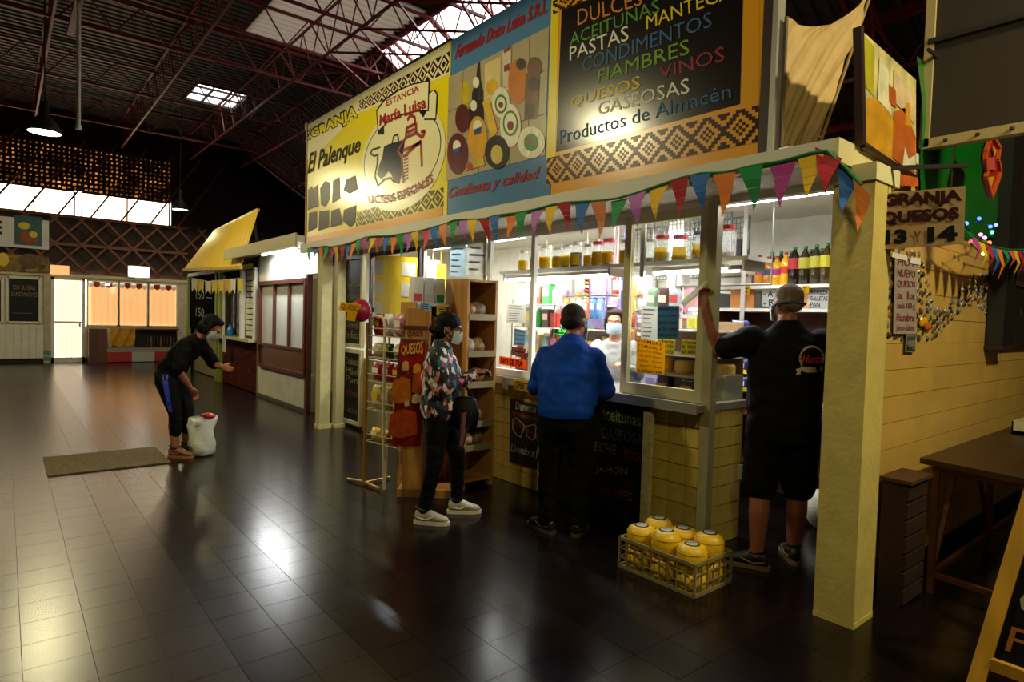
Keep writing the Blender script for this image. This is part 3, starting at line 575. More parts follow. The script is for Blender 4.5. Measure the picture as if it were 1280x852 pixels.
item('15100c','picture_cheese',(ellpx(621,190,15,21),.010)); item('c9b45a','picture_label',(ellpx(621,193,7.5,12),.012)); item('2a4a7a','picture_label',([(592,162),(602,158),(601,166),(593,169)],.012),([(566,187),(576,183),(575,190),(567,192)],.012)); item('7a2a1e','picture_label',(ellpx(638,157,4,6),.012),(ellpx(626,131,3,4),.012))
item('c8a838','picture_label',([(581,214),(583,205),(604,196),(606,206)],.0105)); item('a83a2a','picture_label',(ellpx(661,178,2.4,3),.012),(ellpx(587,208,4,5),.012))
for k in range(7):
    a=k*.9; item('f0ead0','picture_dot',(ellpx(664+12*math.cos(a),178+14*math.sin(a),2.6,3.2,n=10),.012))
# --- grocery sign
dec(S3,'maroon_field',[(683,231),(948,178),(950,-80),(691,-10)],M_or,.002)
dec(S3,'border_yellow',[(683,200),(694,197),(699,-20),(690,-15)],M_sy,.003)
dec(S3,'blackboard',[(695,190),(925,130),(931,-75),(702,12)],mat('sign_board_black','140d0c',.2,spec=.6),.004)
dec(S3,'band_ground',[(683,230),(948,177),(948,131),(684,198)],M_or,.003); band(S3,[(683,230),(948,177),(948,131),(684,198)],M_mar,8,.005,kind='step')
band(S3,[(691,18),(760,-8),(760,-36),(691,-8)],M_mar,2,.005,kind='step')
for s,px,c in (('DULCES',[(722,32),(803,6),(800,-14),(722,12)],'c8752a'),('ACEITUNAS',[(712,58),(825,15),(823,-2),(713,42)],'4c8a2a'),('PASTAS',[(712,76),(786,50),(785,31),(712,59)],'ddd8c4'),('MANTECA',[(808,37),(916,-4),(914,-22),(808,20)],'d9bf1e'),('CONDIMENTOS',[(728,91),(890,33),(889,14),(729,72)],'2a5a8a'),('FIAMBRES',[(747,104),(862,67),(861,48),(748,87)],'6c9a24'),('QUESOS',[(713,137),(800,113),(800,94),(714,122)],'d9bf1e'),('VINOS',[(825,99),(906,76),(905,57),(824,84)],'8a1f3a'),('GASEOSAS',[(747,144),(862,116),(861,97),(748,128)],'ddd8c4'),('Productos de Almacén',[(700,180),(914,122),(913,104),(700,163)],'2f5f8f')):
    words(S3,s,px,mat('chalk_'+c,c,.5,spec=.2),.008,0)
MB().box(XS-.02,XS+.05,1.83,1.885,SZ0-.01,SZ1).build('frame_edge',mat('sign_frame_dark','2a1410',.4),S3); MB().box(XS-.02,XS+.06,1.80,1.83,SZ0-.02,SZ1+.3).build('frame_edge',M_alu,S3)
for o_ in (S1,S2,S3): MB().box(XS-.015,XS+.05,o_.location.y-(1.82 if o_ is S1 else .73 if o_ is S2 else .88),o_.location.y+(1.82 if o_ is S1 else .73 if o_ is S2 else .88),SZ0-.025,SZ0).build('frame_edge',M_ink,o_)
# structure box behind the signs
struct('trim_9',MB().box(XS+.06,XS+.1,1.85,8.7,SZ0,SZ1-.05),M_dark,label='dark backing frame behind the shop signs')
# ---------------- bunting
B=thing('bunting_garland','long garland of coloured pennants strung below the big shop signs','bunting',(3.3,5,2.45))
cc={'g':'0f8a4a','b':'1f62b0','o':'e0761e','l':'b46ac0','m':'a8308a','y':'e2b414','r':'b01a30','p':'e08a5c','k':'d8506a'}
fl=[(388,310,333,'g'),(394,310,327,'b'),(400,309,328,'o'),(407,308,328,'g'),(413.5,309,326,'m'),(420,308,331,'y'),(427,307,328,'r'),(434,305,326,'b'),(441,303,330,'o'),(449,300,322,'g'),(456.5,297,320,'m'),(465,296,319,'y'),(472.5,295.5,319,'r'),(482,295.5,318,'b'),(490.5,295,321,'o'),(500.5,293,323,'g'),(510,292,316,'l'),(520.5,290,314,'y'),(531.5,287.5,314,'k'),(543.5,284,313,'b'),(555.5,281,311,'p'),(567,276,306,'g'),(578.5,275,300,'l'),(592,275,303,'y'),(607,274,303,'r'),(620,270,303,'b'),(638,268,301,'o'),(653,266,300,'g'),(671,262,295,'l'),(689,257,295,'y'),(707,254,286,'r'),(727,253,295,'b'),(749,252,300,'p'),(772,249,288,'g'),(797,242,284,'l'),(823,233,276,'y'),(850,224,272,'r'),(876,218,264,'b'),(907,217,273,'o'),(940,209,262,'g'),(978,203,261,'m'),(1013,193,250,'y'),(1034,190,246,'r'),(1058,212,272,'b'),(1077,232,291,'o')]
sp=[]
for k,(x,y,yt,c) in enumerate(fl):
    X=3.27; nx=fl[min(k+1,len(fl)-1)][0]; px_=fl[max(k-1,0)][0]
    w_=(nx-px_)/(2 if 0<k<len(fl)-1 else 1)*.44
    if x in (1034,1013): w_=17
    dy=(fl[min(k+1,len(fl)-1)][1]-fl[max(k-1,0)][1])/max(1,(nx-px_))*w_
    if x>1050: X=3.3; dy=13; w_=12
    a=pX(x-w_,y-dy,X); b=pX(x+w_,y+dy,X); tip=pX(x+random.uniform(-.25,.15)*w_,yt,X)+Vector((random.uniform(-.03,.03),0,0)); sp.append(pX(x,y,X+.004))
    q=MB(); n=5; ph=random.uniform(0,6)
    for i in range(n):
        def row(t):
            t2=t**.8; l=lerp(a,tip,t2); r_=lerp(b,tip,t2); bend=Vector((.018*math.sin(t*4+ph),.015*math.sin(t*3+ph)*t,0)); return l+bend,r_+bend
        l0,r_0=row(i/n); l1,r_1=row((i+1)/n*.98); q.add([l0,r_0,r_1,l1],[(0,1,2,3)])
    q.build('pennant',mat('pennant_'+cc[c],cc[c],.7),B,fix=False)
MB().tube([p+Vector((0,0,.006)) for p in sp],.009,5).build('cord',mat('green_ribbon','0b6a34',.6),B)
# ---------------- counter with tiled front
M_ctile=mat('cream_tile','c9ae4e',.35,var=.18,vscale=5); 
t=thing('shop_counter','cream tiled counter below the shop windows','counter',(3.9,3.7,0))
MB().box(3.815,4.3,2.46,5.05,0,.98).build('body',mat('tile_grout','8a7636',.8),t)
MB().box(3.815,3.95,5.05,8.4,0,.98).build('low_wall',mat('low_wall','8f8868',.7),t)
cm={}
for side in (0,1):
    for i in range(17 if side==0 else 3):
        for j in range(7):
            w=.15; y0=2.47+i*w; x0=3.82+i*.15; z0=.0+j*.142
            key=side
            if key not in cm:
                q=MB(); a=.0735; h=.0695
                if side==0: q.add([(0,-a,-h),(0,a,-h),(0,a,h),(0,-a,h),(-.012,-a+.004,-h+.004),(-.012,a-.004,-h+.004),(-.012,a-.004,h-.004),(-.012,-a+.004,h-.004)],[(4,5,6,7),(0,1,5,4),(1,2,6,5),(2,3,7,6),(3,0,4,7)])
                else: q.add([(-a,0,-h),(a,0,-h),(a,0,h),(-a,0,h),(-a+.004,-.012,-h+.004),(a-.004,-.012,-h+.004),(a-.004,-.012,h-.004),(-a+.004,-.012,h-.004)],[(4,5,6,7),(0,1,5,4),(1,2,6,5),(2,3,7,6),(3,0,4,7)])
                cm[key]=q.mesh('tile',M_ctile,Vector((0,0,0)))
            o=bpy.data.objects.new('tile',cm[key]); COL.objects.link(o); o.parent=t
            c=Vector((3.815,y0+w/2,z0+.071)) if side==0 else Vector((x0+w/2,2.46,z0+.071)); o.location=c-t.location
t=thing('counter_ledge','aluminium edged ledge running under the shop windows','ledge',(3.9,3.7,1.0))
MB().box(3.68,4.38,2.44,5.06,.985,1.035).build('slab',mat('ledge_grey','8e897c',.35,.2),t); MB().box(3.66,3.68,2.44,5.06,.975,1.045).build('edge_trim',M_alu,t)
solo('window_post',MB().box(3.76,3.83,2.40,2.475,0,2.44),mat('post_alu','a39a72',.4,.2,var=.15),'narrow painted post at the near end of the counter','post')
# ---------------- windows
def sash(name,y0,y1,z0,z1,x,label,fw_=.05,mt=None):
    t=thing(name,label,None,(x,(y0+y1)/2,z0),kind='structure'); q=MB()
    mt=mt or M_alu
    for a,b,c,d in ((y0,y0+fw_,z0,z1),(y1-fw_,y1,z0,z1),(y0+fw_,y1-fw_,z0,z0+fw_*1.3),(y0+fw_,y1-fw_,z1-fw_,z1)): MB().box(x-.02,x+.02,a,b,c,d).build('frame_bar',mt,t)
    MB().box(x-.004,x+.004,y0+fw_,y1-fw_,z0+fw_,z1-fw_).build('pane',M_glass,t); return t
W_R=sash('window_9',2.48,3.23,1.04,2.42,XF,'tall sliding shop window with notices stuck on, right of the open hatch',.065,mat('sash_cream','b7ab7c',.4,.2))
W_L=sash('window_10',4.30,5.02,1.04,2.42,XF,'shop window with the orange NO SE FIA notice',.05,M_plastic)
W_3=sash('window_11',5.08,6.35,1.0,2.42,XF+.03,'shop window behind the pine shelf unit, papers stuck on',.05)
W_4=sash('window_12',6.4,7.7,1.0,2.42,XF+.03,'shop window behind the wire snack rack',.05,mat('dark_frame','2e2a28',.5))
struct('trim_10',MB().box(XF-.03,XF+.04,3.24,4.29,2.36,2.42),M_alu,label='aluminium rail over the open serving hatch')
def px_box(pts,X,th=.004):   # a thin sheet from four pixel corners on a plane X
    q=MB(); q.poly(qX(pts,X),(th,0,0)); return q
def notice(pts,X,m,label,cat='notice',lines=6,txt=None,tm=None,bold=.02,nm='notice'):
    P=qX(pts,X); c=sum(P,Vector())/4; t=thing(nm,label,cat,(c.x,c.y,min(p.z for p in P)))
    q=MB(); q.poly(P,(.004,0,0)); q.build('sheet',m,t)
    q=MB()
    if txt:
        n=len(txt); 
        for i,s in enumerate(txt):
            v1=1-(i+.15)/n; v0=1-(i+.85)/n; e=.07
            text(q,s,[quad(P,e,v0),quad(P,1-e if len(s)>4 else .6,v0),quad(P,1-e if len(s)>4 else .6,v1),quad(P,e,v1)],bold,off=(-.003,0,0))
    else:
        for i in range(lines):
            v=1-(i+.8)/(lines+.6); a=quad(P,.12,v)+Vector((-.003,0,0)); b=quad(P,random.uniform(.55,.9),v)+Vector((-.003,0,0)); q.bar(a,b,(P[3]-P[0]).length*.25/lines,.001,upv=(1,0,0))
    q.build('lettering',tm or M_ink,t,fix=False,kind='stuff'); return t
XN=XF-.026
notice([(801,424),(821,425),(822,383),(802,382)],XN,M_paper,'white printed notice beside the blue one on the sliding window',lines=7,tm=mat('print_grey','8a8a8a',.8))
notice([(821.5,423),(848,423),(849,382),(822,382)],XN,paper('blue_paper','4f7484'),'blue-grey handwritten notice on the sliding window',txt=['Respetemos el','turno por favor','Solo dos clientes','a la vez','Barbijo obligatorio'],bold=.01)
notice([(795,465),(830,468),(831,428),(796,422)],XN-.003,M_ypaper,'yellow handwritten offer notice under the white and blue ones',txt=['FIAMBRE','COMUNAL A','Jamon Tres Gallegos','1 kilo por 3 Quesos','1/2 kilo 1 Queso','1 mortad. 1 Queso','salame'],bold=.01,tm=mat('ink_brown','5a2210',.8))
notice([(633,403),(656,403.5),(657,381),(634,379)],XN,M_paper,'white printed sheet high on the NO SE FIA window',lines=7,tm=mat('print_grey','8a8a8a',.8))
notice([(642,431),(656,432),(657,413),(643,410)],XN,paper('pale_blue_paper','9fb8c4'),'small pale blue handwritten note above the red card',txt=['Aceptamos','tarjetas de','debito y','credito'],bold=.02)
notice([(639,443),(656,446),(657,436),(640,433)],XN,mat('red_card','9a1c1a',.6),'small red card just above the orange notice',txt=['JAMON','SERRANO'],tm=M_paper)
notice([(624,455),(656,461),(656.5,450),(624,444.5)],XN,paper('orange_paper','ee7a14'),'orange notice reading NO SE FIA',txt=['NO SE FIA'],bold=.04)
notice([(583,343),(611,345),(612,303),(584,302)],XF+.0,M_paper,'large white poster high on the window beside the pine shelf',lines=4,tm=mat('print_pale','b9bcc4',.8))
notice([(562,345),(581,346),(582,305),(563,305)],XF+.0,paper('ice_paper','cfdde2'),'pale blue-white sheet left of the large white poster',lines=5,tm=mat('print_pale','b9bcc4',.8))
notice([(642,486),(664,491),(665,478),(643,473)],3.655,M_ypaper,'yellow paper tag hanging from the ledge above the dark poster',txt=['OFERTA']); 
notice([(627,484),(634,487),(636,472),(629,471)],3.655,M_paper,'white paper scrap hanging from the ledge beside the yellow tag',lines=3,tm=mat('print_pale','b9bcc4',.8))
# poster with two heart glasses
t=notice([(636.5,577),(675,588),(677,508),(638,497)],3.785,mat('poster_brown','2a1810',.4,var=.3,vscale=7),'dark brown poster with white outline glasses and Llevalo x1','poster',txt=['x'],tm=MATS['poster_brown'],nm='poster')
q=MB(); X=3.776
text(q,'Danette',qX([(644,511.5),(670,516.5),(670,506),(645,501)],X),.03); text(q,'Llevalo x1',qX([(638.5,563.5),(671,573),(672,562),(639.5,554.5)],X),.03)
def ring(px,wd): 
    ps=[pX(x,y,X) for x,y in px]
    for a,b in zip(ps,ps[1:]+ps[:1]): q.bar(a,b,wd,.002,upv=(1,0,0))
ring([(641,525),(645,522),(656,532),(651,546),(646,544),(641,536)],.01); ring([(657,533),(668,530),(670,533),(669,547),(665,550),(659,545)],.01)
q.build('print',M_paper,t,fix=False,kind='stuff')
q=MB(); q.poly(qX([(640,519),(675,527),(675,523),(640,513)],X+.003)); q.poly(qX([(640,528),(674,550),(674,544),(640,522)],X+.003)); q.build('print_swirl',mat('choco_swirl','6a3c1c',.4),t,fix=False)
solo('wall_batten',MB().box(3.765,3.80,4.12,4.155,.02,.97),M_cream,'thin white batten between the brown poster and the man in blue','batten')
# big chalkboard below the hatch and its white plank
t=thing('chalkboard','large black chalkboard with coloured words below the serving hatch','chalkboard',(3.77,3.5,.0))
MB().box(3.75,3.79,2.93,4.05,.02,.955).build('board',M_black,t)
X=3.745
for s,px,c in (('aceitunas',[(752,524),(801,533),(801,519),(752,508)],'4f6a12'),('GASEOSAS',[(752,548),(809,556),(810,543),(752,533)],'123640'),('LECHE',[(738,562),(770,569),(771,556),(739,551)],'463c12'),('YOGUR',[(778,572),(811,582),(812,570),(779,559)],'5e0e0e'),('JAMON',[(745,591),(784,597),(784,584),(745,583)],'6a5220'),('SALAMES',[(748,615),(790,627),(790,616),(748,604)],'3c0c10')):
    q=MB(); text(q,s,qX(px,X),0.005); q.build('lettering',mat('chalk_'+c,c,.9),t,fix=False,kind='stuff')
q=MB(); q.box(3.70,3.74,2.85,2.92,.03,.93); solo('plank',q,mat('plank_white','cabb80',.6,var=.3,vscale=20,stain=('6a5a30',24,.66)),'narrow whitewashed plank standing at the edge of the big chalkboard','plank')
# far chalkboards between the posts and the windows
def chalk2(y0,y1,z0,z1,label,lines,m):
    t=thing('chalkboard',label,'chalkboard',(3.8,(y0+y1)/2,z0)); MB().box(3.78,3.81,y0,y1,z0,z1).build('board',M_black,t)
    for a,b,c,d in ((y0-.05,y0,z0-.05,z1+.05),(y1,y1+.05,z0-.05,z1+.05),(y0,y1,z0-.05,z0),(y0,y1,z1,z1+.05)): MB().box(3.76,3.81,a,b,c,d).build('frame_bar',M_cream,t)
    for k,(s,z,c) in enumerate(lines):
        q=MB(); text(q,s,[(3.776,y1-.08,z),(3.776,y0+.06,z),(3.776,y0+.06,z+.1),(3.776,y1-.08,z+.1)]); q.build('lettering',mat('chalk_'+c,c,.9),t,fix=False,kind='stuff')
chalk2(7.86,8.38,1.18,2.36,'upper of two narrow chalkboards beside the cream posts',[('JAMON',1.95,'8a8030'),('Queso',1.78,'8a8030'),('Salame',1.5,'a89a5a'),('Granja',1.38,'8a8030'),('la feta',1.25,'8a8030')],0)
chalk2(7.86,8.38,.1,1.05,'lower of two narrow chalkboards beside the cream posts',[('Dulces',.88,'8a8030'),('Miel',.74,'8a8030'),('Pan',.62,'8a6a30'),('Vinos',.44,'7a2a18'),('Leche',.2,'7a4a18')],0)
# ---------------- inside the shop
M_shelf=mat('shelf_white','dcd9cc',.5); M_mesh=mat('wire_grey','6a6a64',.5,.4)
def tube_lamp(name,p,q_,e,label,size=.05,rot=(0,0,0)):
    p,q_=Vector(p),Vector(q_); t=thing(name,label,'light',(p+q_)/2); MB().tube([p,q_],.016,8).build('tube_light',M_tube,t); MB().bar(p+Vector((0,0,.03)),q_+Vector((0,0,.03)),.06,.03).build('light_fitting',M_white,t)
    L=(q_-p).length; along_y=abs(q_.y-p.y)>abs(q_.x-p.x)
    l=area('tube_glow',(0,0,0),size if along_y else L,L if along_y else size,e,(.96,.99,1)); l.parent=t; l.location=(0,0,-.025)
    l.data.spread=math.radians(175); return t
zj=2.085
t=thing('jar_shelf','white overhead shelf carrying sweet jars behind the shop windows','shelf',(4.2,4,zj-.03))
for a,b in ((3.25,5.1),(2.3,3.2)): MB().box(4.0,4.32,a,b,zj-.03,zj).build('board',M_shelf,t)
for y in (2.35,3.22,3.6,5.05): MB().box(4.02,4.3,y-.01,y+.01,zj-.1,zj-.03).build('bracket',M_alu,t)
for y in (3.22,): MB().box(3.99,4.01,y-.02,y+.02,zj-.12,2.6).build('hanger',M_alu,t)
tube_lamp('shelf_light',(4.06,3.6,zj-.09),(4.06,5.0,zj-.09),16,'fluorescent tube under the jar shelf behind the NO SE FIA window')
tube_lamp('shelf_light',(4.06,2.5,zj-.09),(4.06,3.15,zj-.09),9,'short fluorescent tube under the jar shelf behind the sliding window')
tube_lamp('ceiling_light',(4.75,3.2,2.56),(4.75,5.0,2.56),38,'ceiling tube over the serving hatch inside the shop')
tube_lamp('ceiling_light',(4.75,5.6,2.56),(4.75,7.6,2.56),38,'ceiling tube at the far end inside the shop')
tube_lamp('ceiling_light',(4.02,5.4,2.54),(4.02,7.5,2.54),30,'ceiling tube just behind the far shop windows')
tube_lamp('ceiling_light',(4.5,1.8,2.56),(4.5,2.9,2.56),11,'ceiling tube near the entrance inside the shop')
M_jar=glass('jar_glass',(.93,.95,.94),.12,.05,.12,(.9,.9,.85))
def jar(loc,r,h,lid,fill,label,group,tag='e0b020'):
    t=thing('sweet_jar',label,'jar',loc,group=group); c=Vector(loc)
    MB().lathe([(r*.9,.002),(r,.015),(r,h*.72),(r*.72,h*.86),(r*.72,h*.9)],c,14).build('body',M_jar,t,smooth=False)
    MB().lathe([(r*.88,.01),(r*.9,h*.5*fill[1]),(.005,h*.52*fill[1])],c,12).build('sweets',mat('sweets_'+fill[0],fill[0],.6,var=.6,vscale=45),t)
    MB().lathe([(r*.78,h*.88),(r*.82,h*.9),(r*.82,h),(r*.3,h*1.01)],c,14).build('lid',mat('lid_'+lid,lid,.4),t)
    if tag:
        q=MB(); q.grid(lambda u,v: c+Vector((-math.cos((u-.5)*1.5+.45)*r*1.02, math.sin(-((u-.5)*1.5)+.45)*-r*1.02*-1 if False else -math.sin((u-.5)*1.5+.45)*r*1.02, h*(.12+.42*v))),6,1); q.build('label_band',paper('jar_tag_'+tag,tag),t)
    return t
JL=[(654,.052,'d8d4c8','c0a060'),(668,.045,'b02028','c8b070'),(682,.066,'e4e2da','c8a84a'),(697,.055,'e4e2da','cdbb8a'),(708,.058,'e4e2da','9a8a5a'),(720,.058,'e4e2da','3a3430'),(735,.045,'d8d4c8','caa050'),(747,.058,'d24a5a','d8a040'),(760,.058,'d8304a','d8a8b0'),(783,.066,'e4e2da','d8b040')]
JR=[(811,.048,'d8d4c8','b8b0a0'),(827,.07,'d0343c','c0b4a8'),(850,.072,'d8506a','c8a860'),(873,.058,'8a6aa8','b8a890')]
wd='first second third fourth fifth sixth seventh eighth ninth tenth'.split()
for k,(x,r,l,f) in enumerate(JL):
    P=pX(x,332,4.16); jar((4.16,P.y,zj),r*1.1,.215+.015*(k%3),l,(f,1.0+.2*(k%2)),'%s sweet jar from the left on the overhead shelf'%wd[k],'sweet jars on the overhead shelf')
for k,(x,r,l,f) in enumerate(JR):
    P=pX(x,322,4.16); jar((4.16,P.y,zj),r,.21+.015*(k%2),l,(f,.5+.3*(k%2)),('white lidded narrow','red lidded','pink lidded','lilac lidded')[k]+' sweet jar on the shelf behind the sliding window','sweet jars on the overhead shelf',tag=None if k in (0,) else 'd8b040')
P=pX(908,317,4.16); jar((4.16,P.y,zj),.068,.25,'b82428',('c8beb0',.4),'big red lidded jar at the shelf end right of the post','sweet jars on the overhead shelf',tag=None)
# wire mesh panels
def mesh_panel(X,y0,y1,z0,z1,label):
    t=thing('wire_mesh',label,'wire mesh',(X,(y0+y1)/2,z0)); q=MB(); s=.045
    k=0
    while y0+k*s<=y1: q.box(X-.003,X+.003,y0+k*s-.0025,y0+k*s+.0025,z0,z1); k+=1
    k=0
    while z0+k*s<=z1: q.box(X-.003,X+.003,y0,y1,z0+k*s-.0025,z0+k*s+.0025); k+=1
    q.build('wires',M_mesh,t,kind='stuff'); q=MB()
    for a,b in (((X,y0,z0),(X,y1,z0)),((X,y0,z1),(X,y1,z1)),((X,y0,z0),(X,y0,z1)),((X,y1,z0),(X,y1,z1))): MB().bar(a,b,.015).build('rim',M_mesh,t)
mesh_panel(5.0,3.05,3.9,2.1,2.6,'grey wire mesh panel inside the shop above the jars'); mesh_panel(5.3,3.05,4.4,2.05,2.6,'grey wire mesh panel behind the red lidded jar')
# back wall display: rack boards with hanging bags
def bag(c,w,h,d,col,name,label,group,axis='Y',prnt=None,tilt=0):
    """pillow bag, facing -X"""
    q=MB(); n=6
    def f(u,v,s):
        e=(1-(2*u-1)**4)*(1-(2*v-1)**6); return Vector((s*d/2*e, (u-.5)*w*(1-.06*math.sin(v*3.14)), v*h))
    for s in (-1,1): q.grid(lambda u,v: f(u,v,s),n,n)
    q.v=[Vector(c)+(Matrix.Rotation(tilt,3,'X')@p) for p in q.v]
    t=thing(name,label,'snack bag',c,group=group); q.build('packet',mat('bag_'+col,col,.3,var=.2,vscale=9),t,fix=False,smooth=True)
    q=MB(); pc=prnt or 'f0e8d8'
    x=-d/2-.004; q.poly([Vector(c)+Matrix.Rotation(tilt,3,'X')@Vector(p) for p in ((x,w*.3,h*.45),(x,-w*.3,h*.42),(x,-w*.3,h*.7),(x,w*.3,h*.73))]); q.build('print',mat('bagp_'+pc,pc,.4),t,fix=False); return t
pal=['d8503a','e6bc30','6a90c8','e0923a','eee8da','d07090','7ab07a','a890c8','8ac0d8','ecd488','b8483a','f4c0c4']
PN=['red','yellow','blue','orange','cream','pink','green','lilac','sky blue','pale yellow','dark red','pale pink']
ORD='first second third fourth fifth sixth seventh eighth ninth tenth eleventh twelfth thirteenth'.split()
LV=['lowest','second lowest','third lowest','highest']
t=thing('display_rack','tall product rack along the back wall of the shop','rack',(5.4,4.9,0))
for z in (.5,.85,1.2,1.5,1.78): MB().box(5.2,5.7,4.5,6.0,z-.02,z).build('board',M_shelf,t)
for y in (4.5,5.25,6.0): MB().box(5.2,5.25,y-.02,y+.02,0,2.1).build('upright',M_alu,t)
MB().box(5.7,5.72,4.4,6.1,.3,2.1).build('back_panel',M_shelf,t)
k=0
for zi,z in enumerate((.85,1.2,1.5,1.78)):
    for i in range(13):
        y=4.57+i*.11; c=pal[(k*5+i*3)%12]; bag((5.32,y,z+.002),.1,.16+.05*((i*7+k)%3)*.6,.06,c,'snack_bag',PN[(k*5+i*3)%12]+' snack bag, %s from right, %s shelf of back product rack'%(ORD[i],LV[zi]),'snack bags in the product rack',prnt=pal[(k+i*2)%12]); k+=1
# hanging strips of sweets on pegs, seen over the man in blue
t=thing('peg_board','white peg panel hung with rows of sweets over the hatch','display panel',(5.1,4.35,1.5)); MB().box(5.12,5.15,4.0,4.5,1.3,2.08).build('board',M_shelf,t); MB().box(5.05,5.15,4.0,4.5,1.28,1.30).build('edge',M_black,t)
for r_,z in enumerate((1.86,1.70,1.54,1.40)):
    for i in range(4):
        bag((5.07,4.08+i*.115,z),.095,.13,.035,pal[(r_*3+i*5+1)%12] if r_ else ['f0b8a0','e8c04a','e08a20','f0d8c0'][i],'sweets_bag','small sweets bag, %s from the right in the %s row of the peg board'%(ORD[i],('top','second','third','bottom')[r_]),'sweets bags on the peg panel',prnt=['f0e8d8','d8402a','e0b020'][i%3])
for i in range(7):
    q=MB(); P=(5.03,4.08+i*.06,1.3); q.box(5.02,5.035,P[1]-.02,P[1]+.02,1.31,1.375); solo('yellow_packet',q,M_ypaper,'%s narrow yellow packet from the right on the peg board edge'%ORD[i],'packet','yellow packets on the peg panel edge')
q=MB(); a=qX([(736,408),(756,411),(758,347),(737,345)],4.95); q.poly(a,(.03,0,0)); q.bar(lerp(a[2],a[3],.5),(a[2].x,lerp(a[2],a[3],.5).y,2.62),.006); solo('lilac_sheet',q,mat('lilac','a99ac8',.5,var=.25,vscale=16),'lilac patterned packet sheet hanging behind the vendor','packaging')
q=MB(); a=qX([(730,398),(735,399),(736,346),(731,345)],4.93); t=thing('sweets_strip','narrow strip of striped sweets beside the lilac sheet','sweets strip',a[0])
MB().poly(a,(.01,0,0)).build('backing',M_black,t); MB().bar(lerp(a[2],a[3],.5),(a[2].x,lerp(a[2],a[3],.5).y,2.62),.006).build('string',M_steel,t)
for i in range(11):
    P=[quad(a,0,.02+i*.09),quad(a,1,.02+i*.09),quad(a,1,.075+i*.09),quad(a,0,.075+i*.09)]; q=MB(); q.poly([p-Vector((.008,0,0)) for p in P],(.008,0,0)); q.build('sweet',mat('bag_'+('e08a20','d8402a','e8e0d0')[i%3],('e08a20','d8402a','e8e0d0')[i%3],.4),t)
solo('back_pillar',MB().box(5.0,5.12,3.55,3.72,0,2.58),M_tilew,'white pillar inside the shop behind the vendor','pillar')
for k,(px,c) in enumerate((([(764,367),(770,367),(770,343),(764,343)],'c83a48'),([(776,400),(780,400),(780,343),(776,343)],'3a4a9a'),([(782,365),(788,366),(789,346),(783,346)],'b8a48a'),([(782,390),(788,391),(789,369),(783,368)],'d8b040'),([(765,362),(774,362),(774,350),(765,350)],'e0dcd2'))):
    q=MB(); P=qX(px,4.9-.02*k); q.loft([[p for p in P],[p+Vector((.05,0,0)) for p in P]]); q.bar(lerp(P[2],P[3],.5)+Vector((.02,0,0)),(P[2].x+.02,lerp(P[2],P[3],.5).y,2.62),.005); solo('hanging_packet',q,mat('bag_'+c,c,.4),('red','blue striped','beige','yellow','white')[k]+' packet hanging by the pillar behind the vendor','packet')
# scale with green display
t=thing('shop_scale','white shop scale with a lit green display on the counter','scale',(4.35,4.05,1.035))
a=qX([(687,421),(712,423),(713,406),(688,404)],4.2); MB().poly(a,(.06,0,0)).build('housing',M_plastic,t); b=[quad(a,.12,.15),quad(a,.88,.15),quad(a,.88,.8),quad(a,.12,.8)]; MB().poly([p-Vector((.004,0,0)) for p in b],(.004,0,0)).build('screen',mat('scale_screen','101a12',.3),t)
q=MB(); text(q,'18.90',[quad(b,.4,.4)-Vector((.007,0,0)),quad(b,.9,.4)-Vector((.007,0,0)),quad(b,.9,.75)-Vector((.007,0,0)),quad(b,.4,.75)-Vector((.007,0,0))],.02); q.bar(quad(b,.2,.15)-Vector((.006,0,0)),quad(b,.85,.15)-Vector((.006,0,0)),.012,.002,upv=(1,0,0)); q.build('digits',mat('green_led','30e040',emit=1.5,ecol='40ff50'),t,fix=False,kind='stuff')
cx=a[0].lerp(a[1],.5); MB().tube([(4.24,cx.y,cx.z),(4.24,cx.y,1.08)],.02,8).build('stem',M_plastic,t); MB().box(4.1,4.4,cx.y-.15,cx.y+.15,1.036,1.09).build('base',M_plastic,t)
# wire shelf right behind the NO SE FIA window
t=thing('glass_shelf','three tier wire shelf behind the NO SE FIA window','shelf',(4.2,4.65,1.035))
for z in (1.06,1.28,1.52,1.75): MB().box(4.1,4.35,4.34,5.02,z-.012,z).build('tier',mat('tier_glass','a8b4ac',.2),t)
for y in (4.36,5.0):
    for x in (4.11,4.34): MB().tube([(x,y,1.035),(x,y,1.8)],.007,6).build('upright',M_steel,t)
prods=[('3a9a3a',.05,.2),('2f8a34',.05,.2),('c8b8a0',.05,.16),('6a3a1c',.05,.18),('e8e0d0',.06,.15),('8a9aa4',.06,.17),('b0302a',.05,.14),('d8c070',.05,.16),('5a4a3a',.045,.18),('e0d8c0',.05,.2)]
k=0
for lv,z in enumerate((1.06,1.28,1.52,1.75)):
    for i in range(5):
        c,r,h=prods[(lv*3+i*2+ (5 if i==4 else 0))%10]; y=4.42+i*.13
        if (k%3)==0:
            t=thing('shelf_bottle','product bottle, %s from right, %s tier behind NO SE FIA window'%(ORD[i],LV[lv]),'bottle',(4.2,y,z),group='bottles on the wire shelf'); MB().lathe([(r*.9,0),(r,.01),(r,h*.65),(r*.4,h*.85),(r*.4,h*.93)],(4.2,y,z),12).build('body',mat('prod_'+c,c,.3),t,smooth=True); MB().lathe([(r*.45,h*.9),(r*.45,h)],(4.2,y,z),10).build('cap',M_plastic,t)
        else:
            t=thing('product_box','product box, %s from right, %s tier behind NO SE FIA window'%(ORD[i],LV[lv]),'box',(4.2,y,z),group='boxes on the wire shelf'); MB().box(4.16,4.25,y-r,y+r,z,z+h).build('carton',mat('prod_'+c,c,.5),t); MB().box(4.156,4.16,y-r*.7,y+r*.7,z+h*.4,z+h*.75).build('print',mat('bagp_'+pal[k%12],pal[k%12],.5),t)
        k+=1
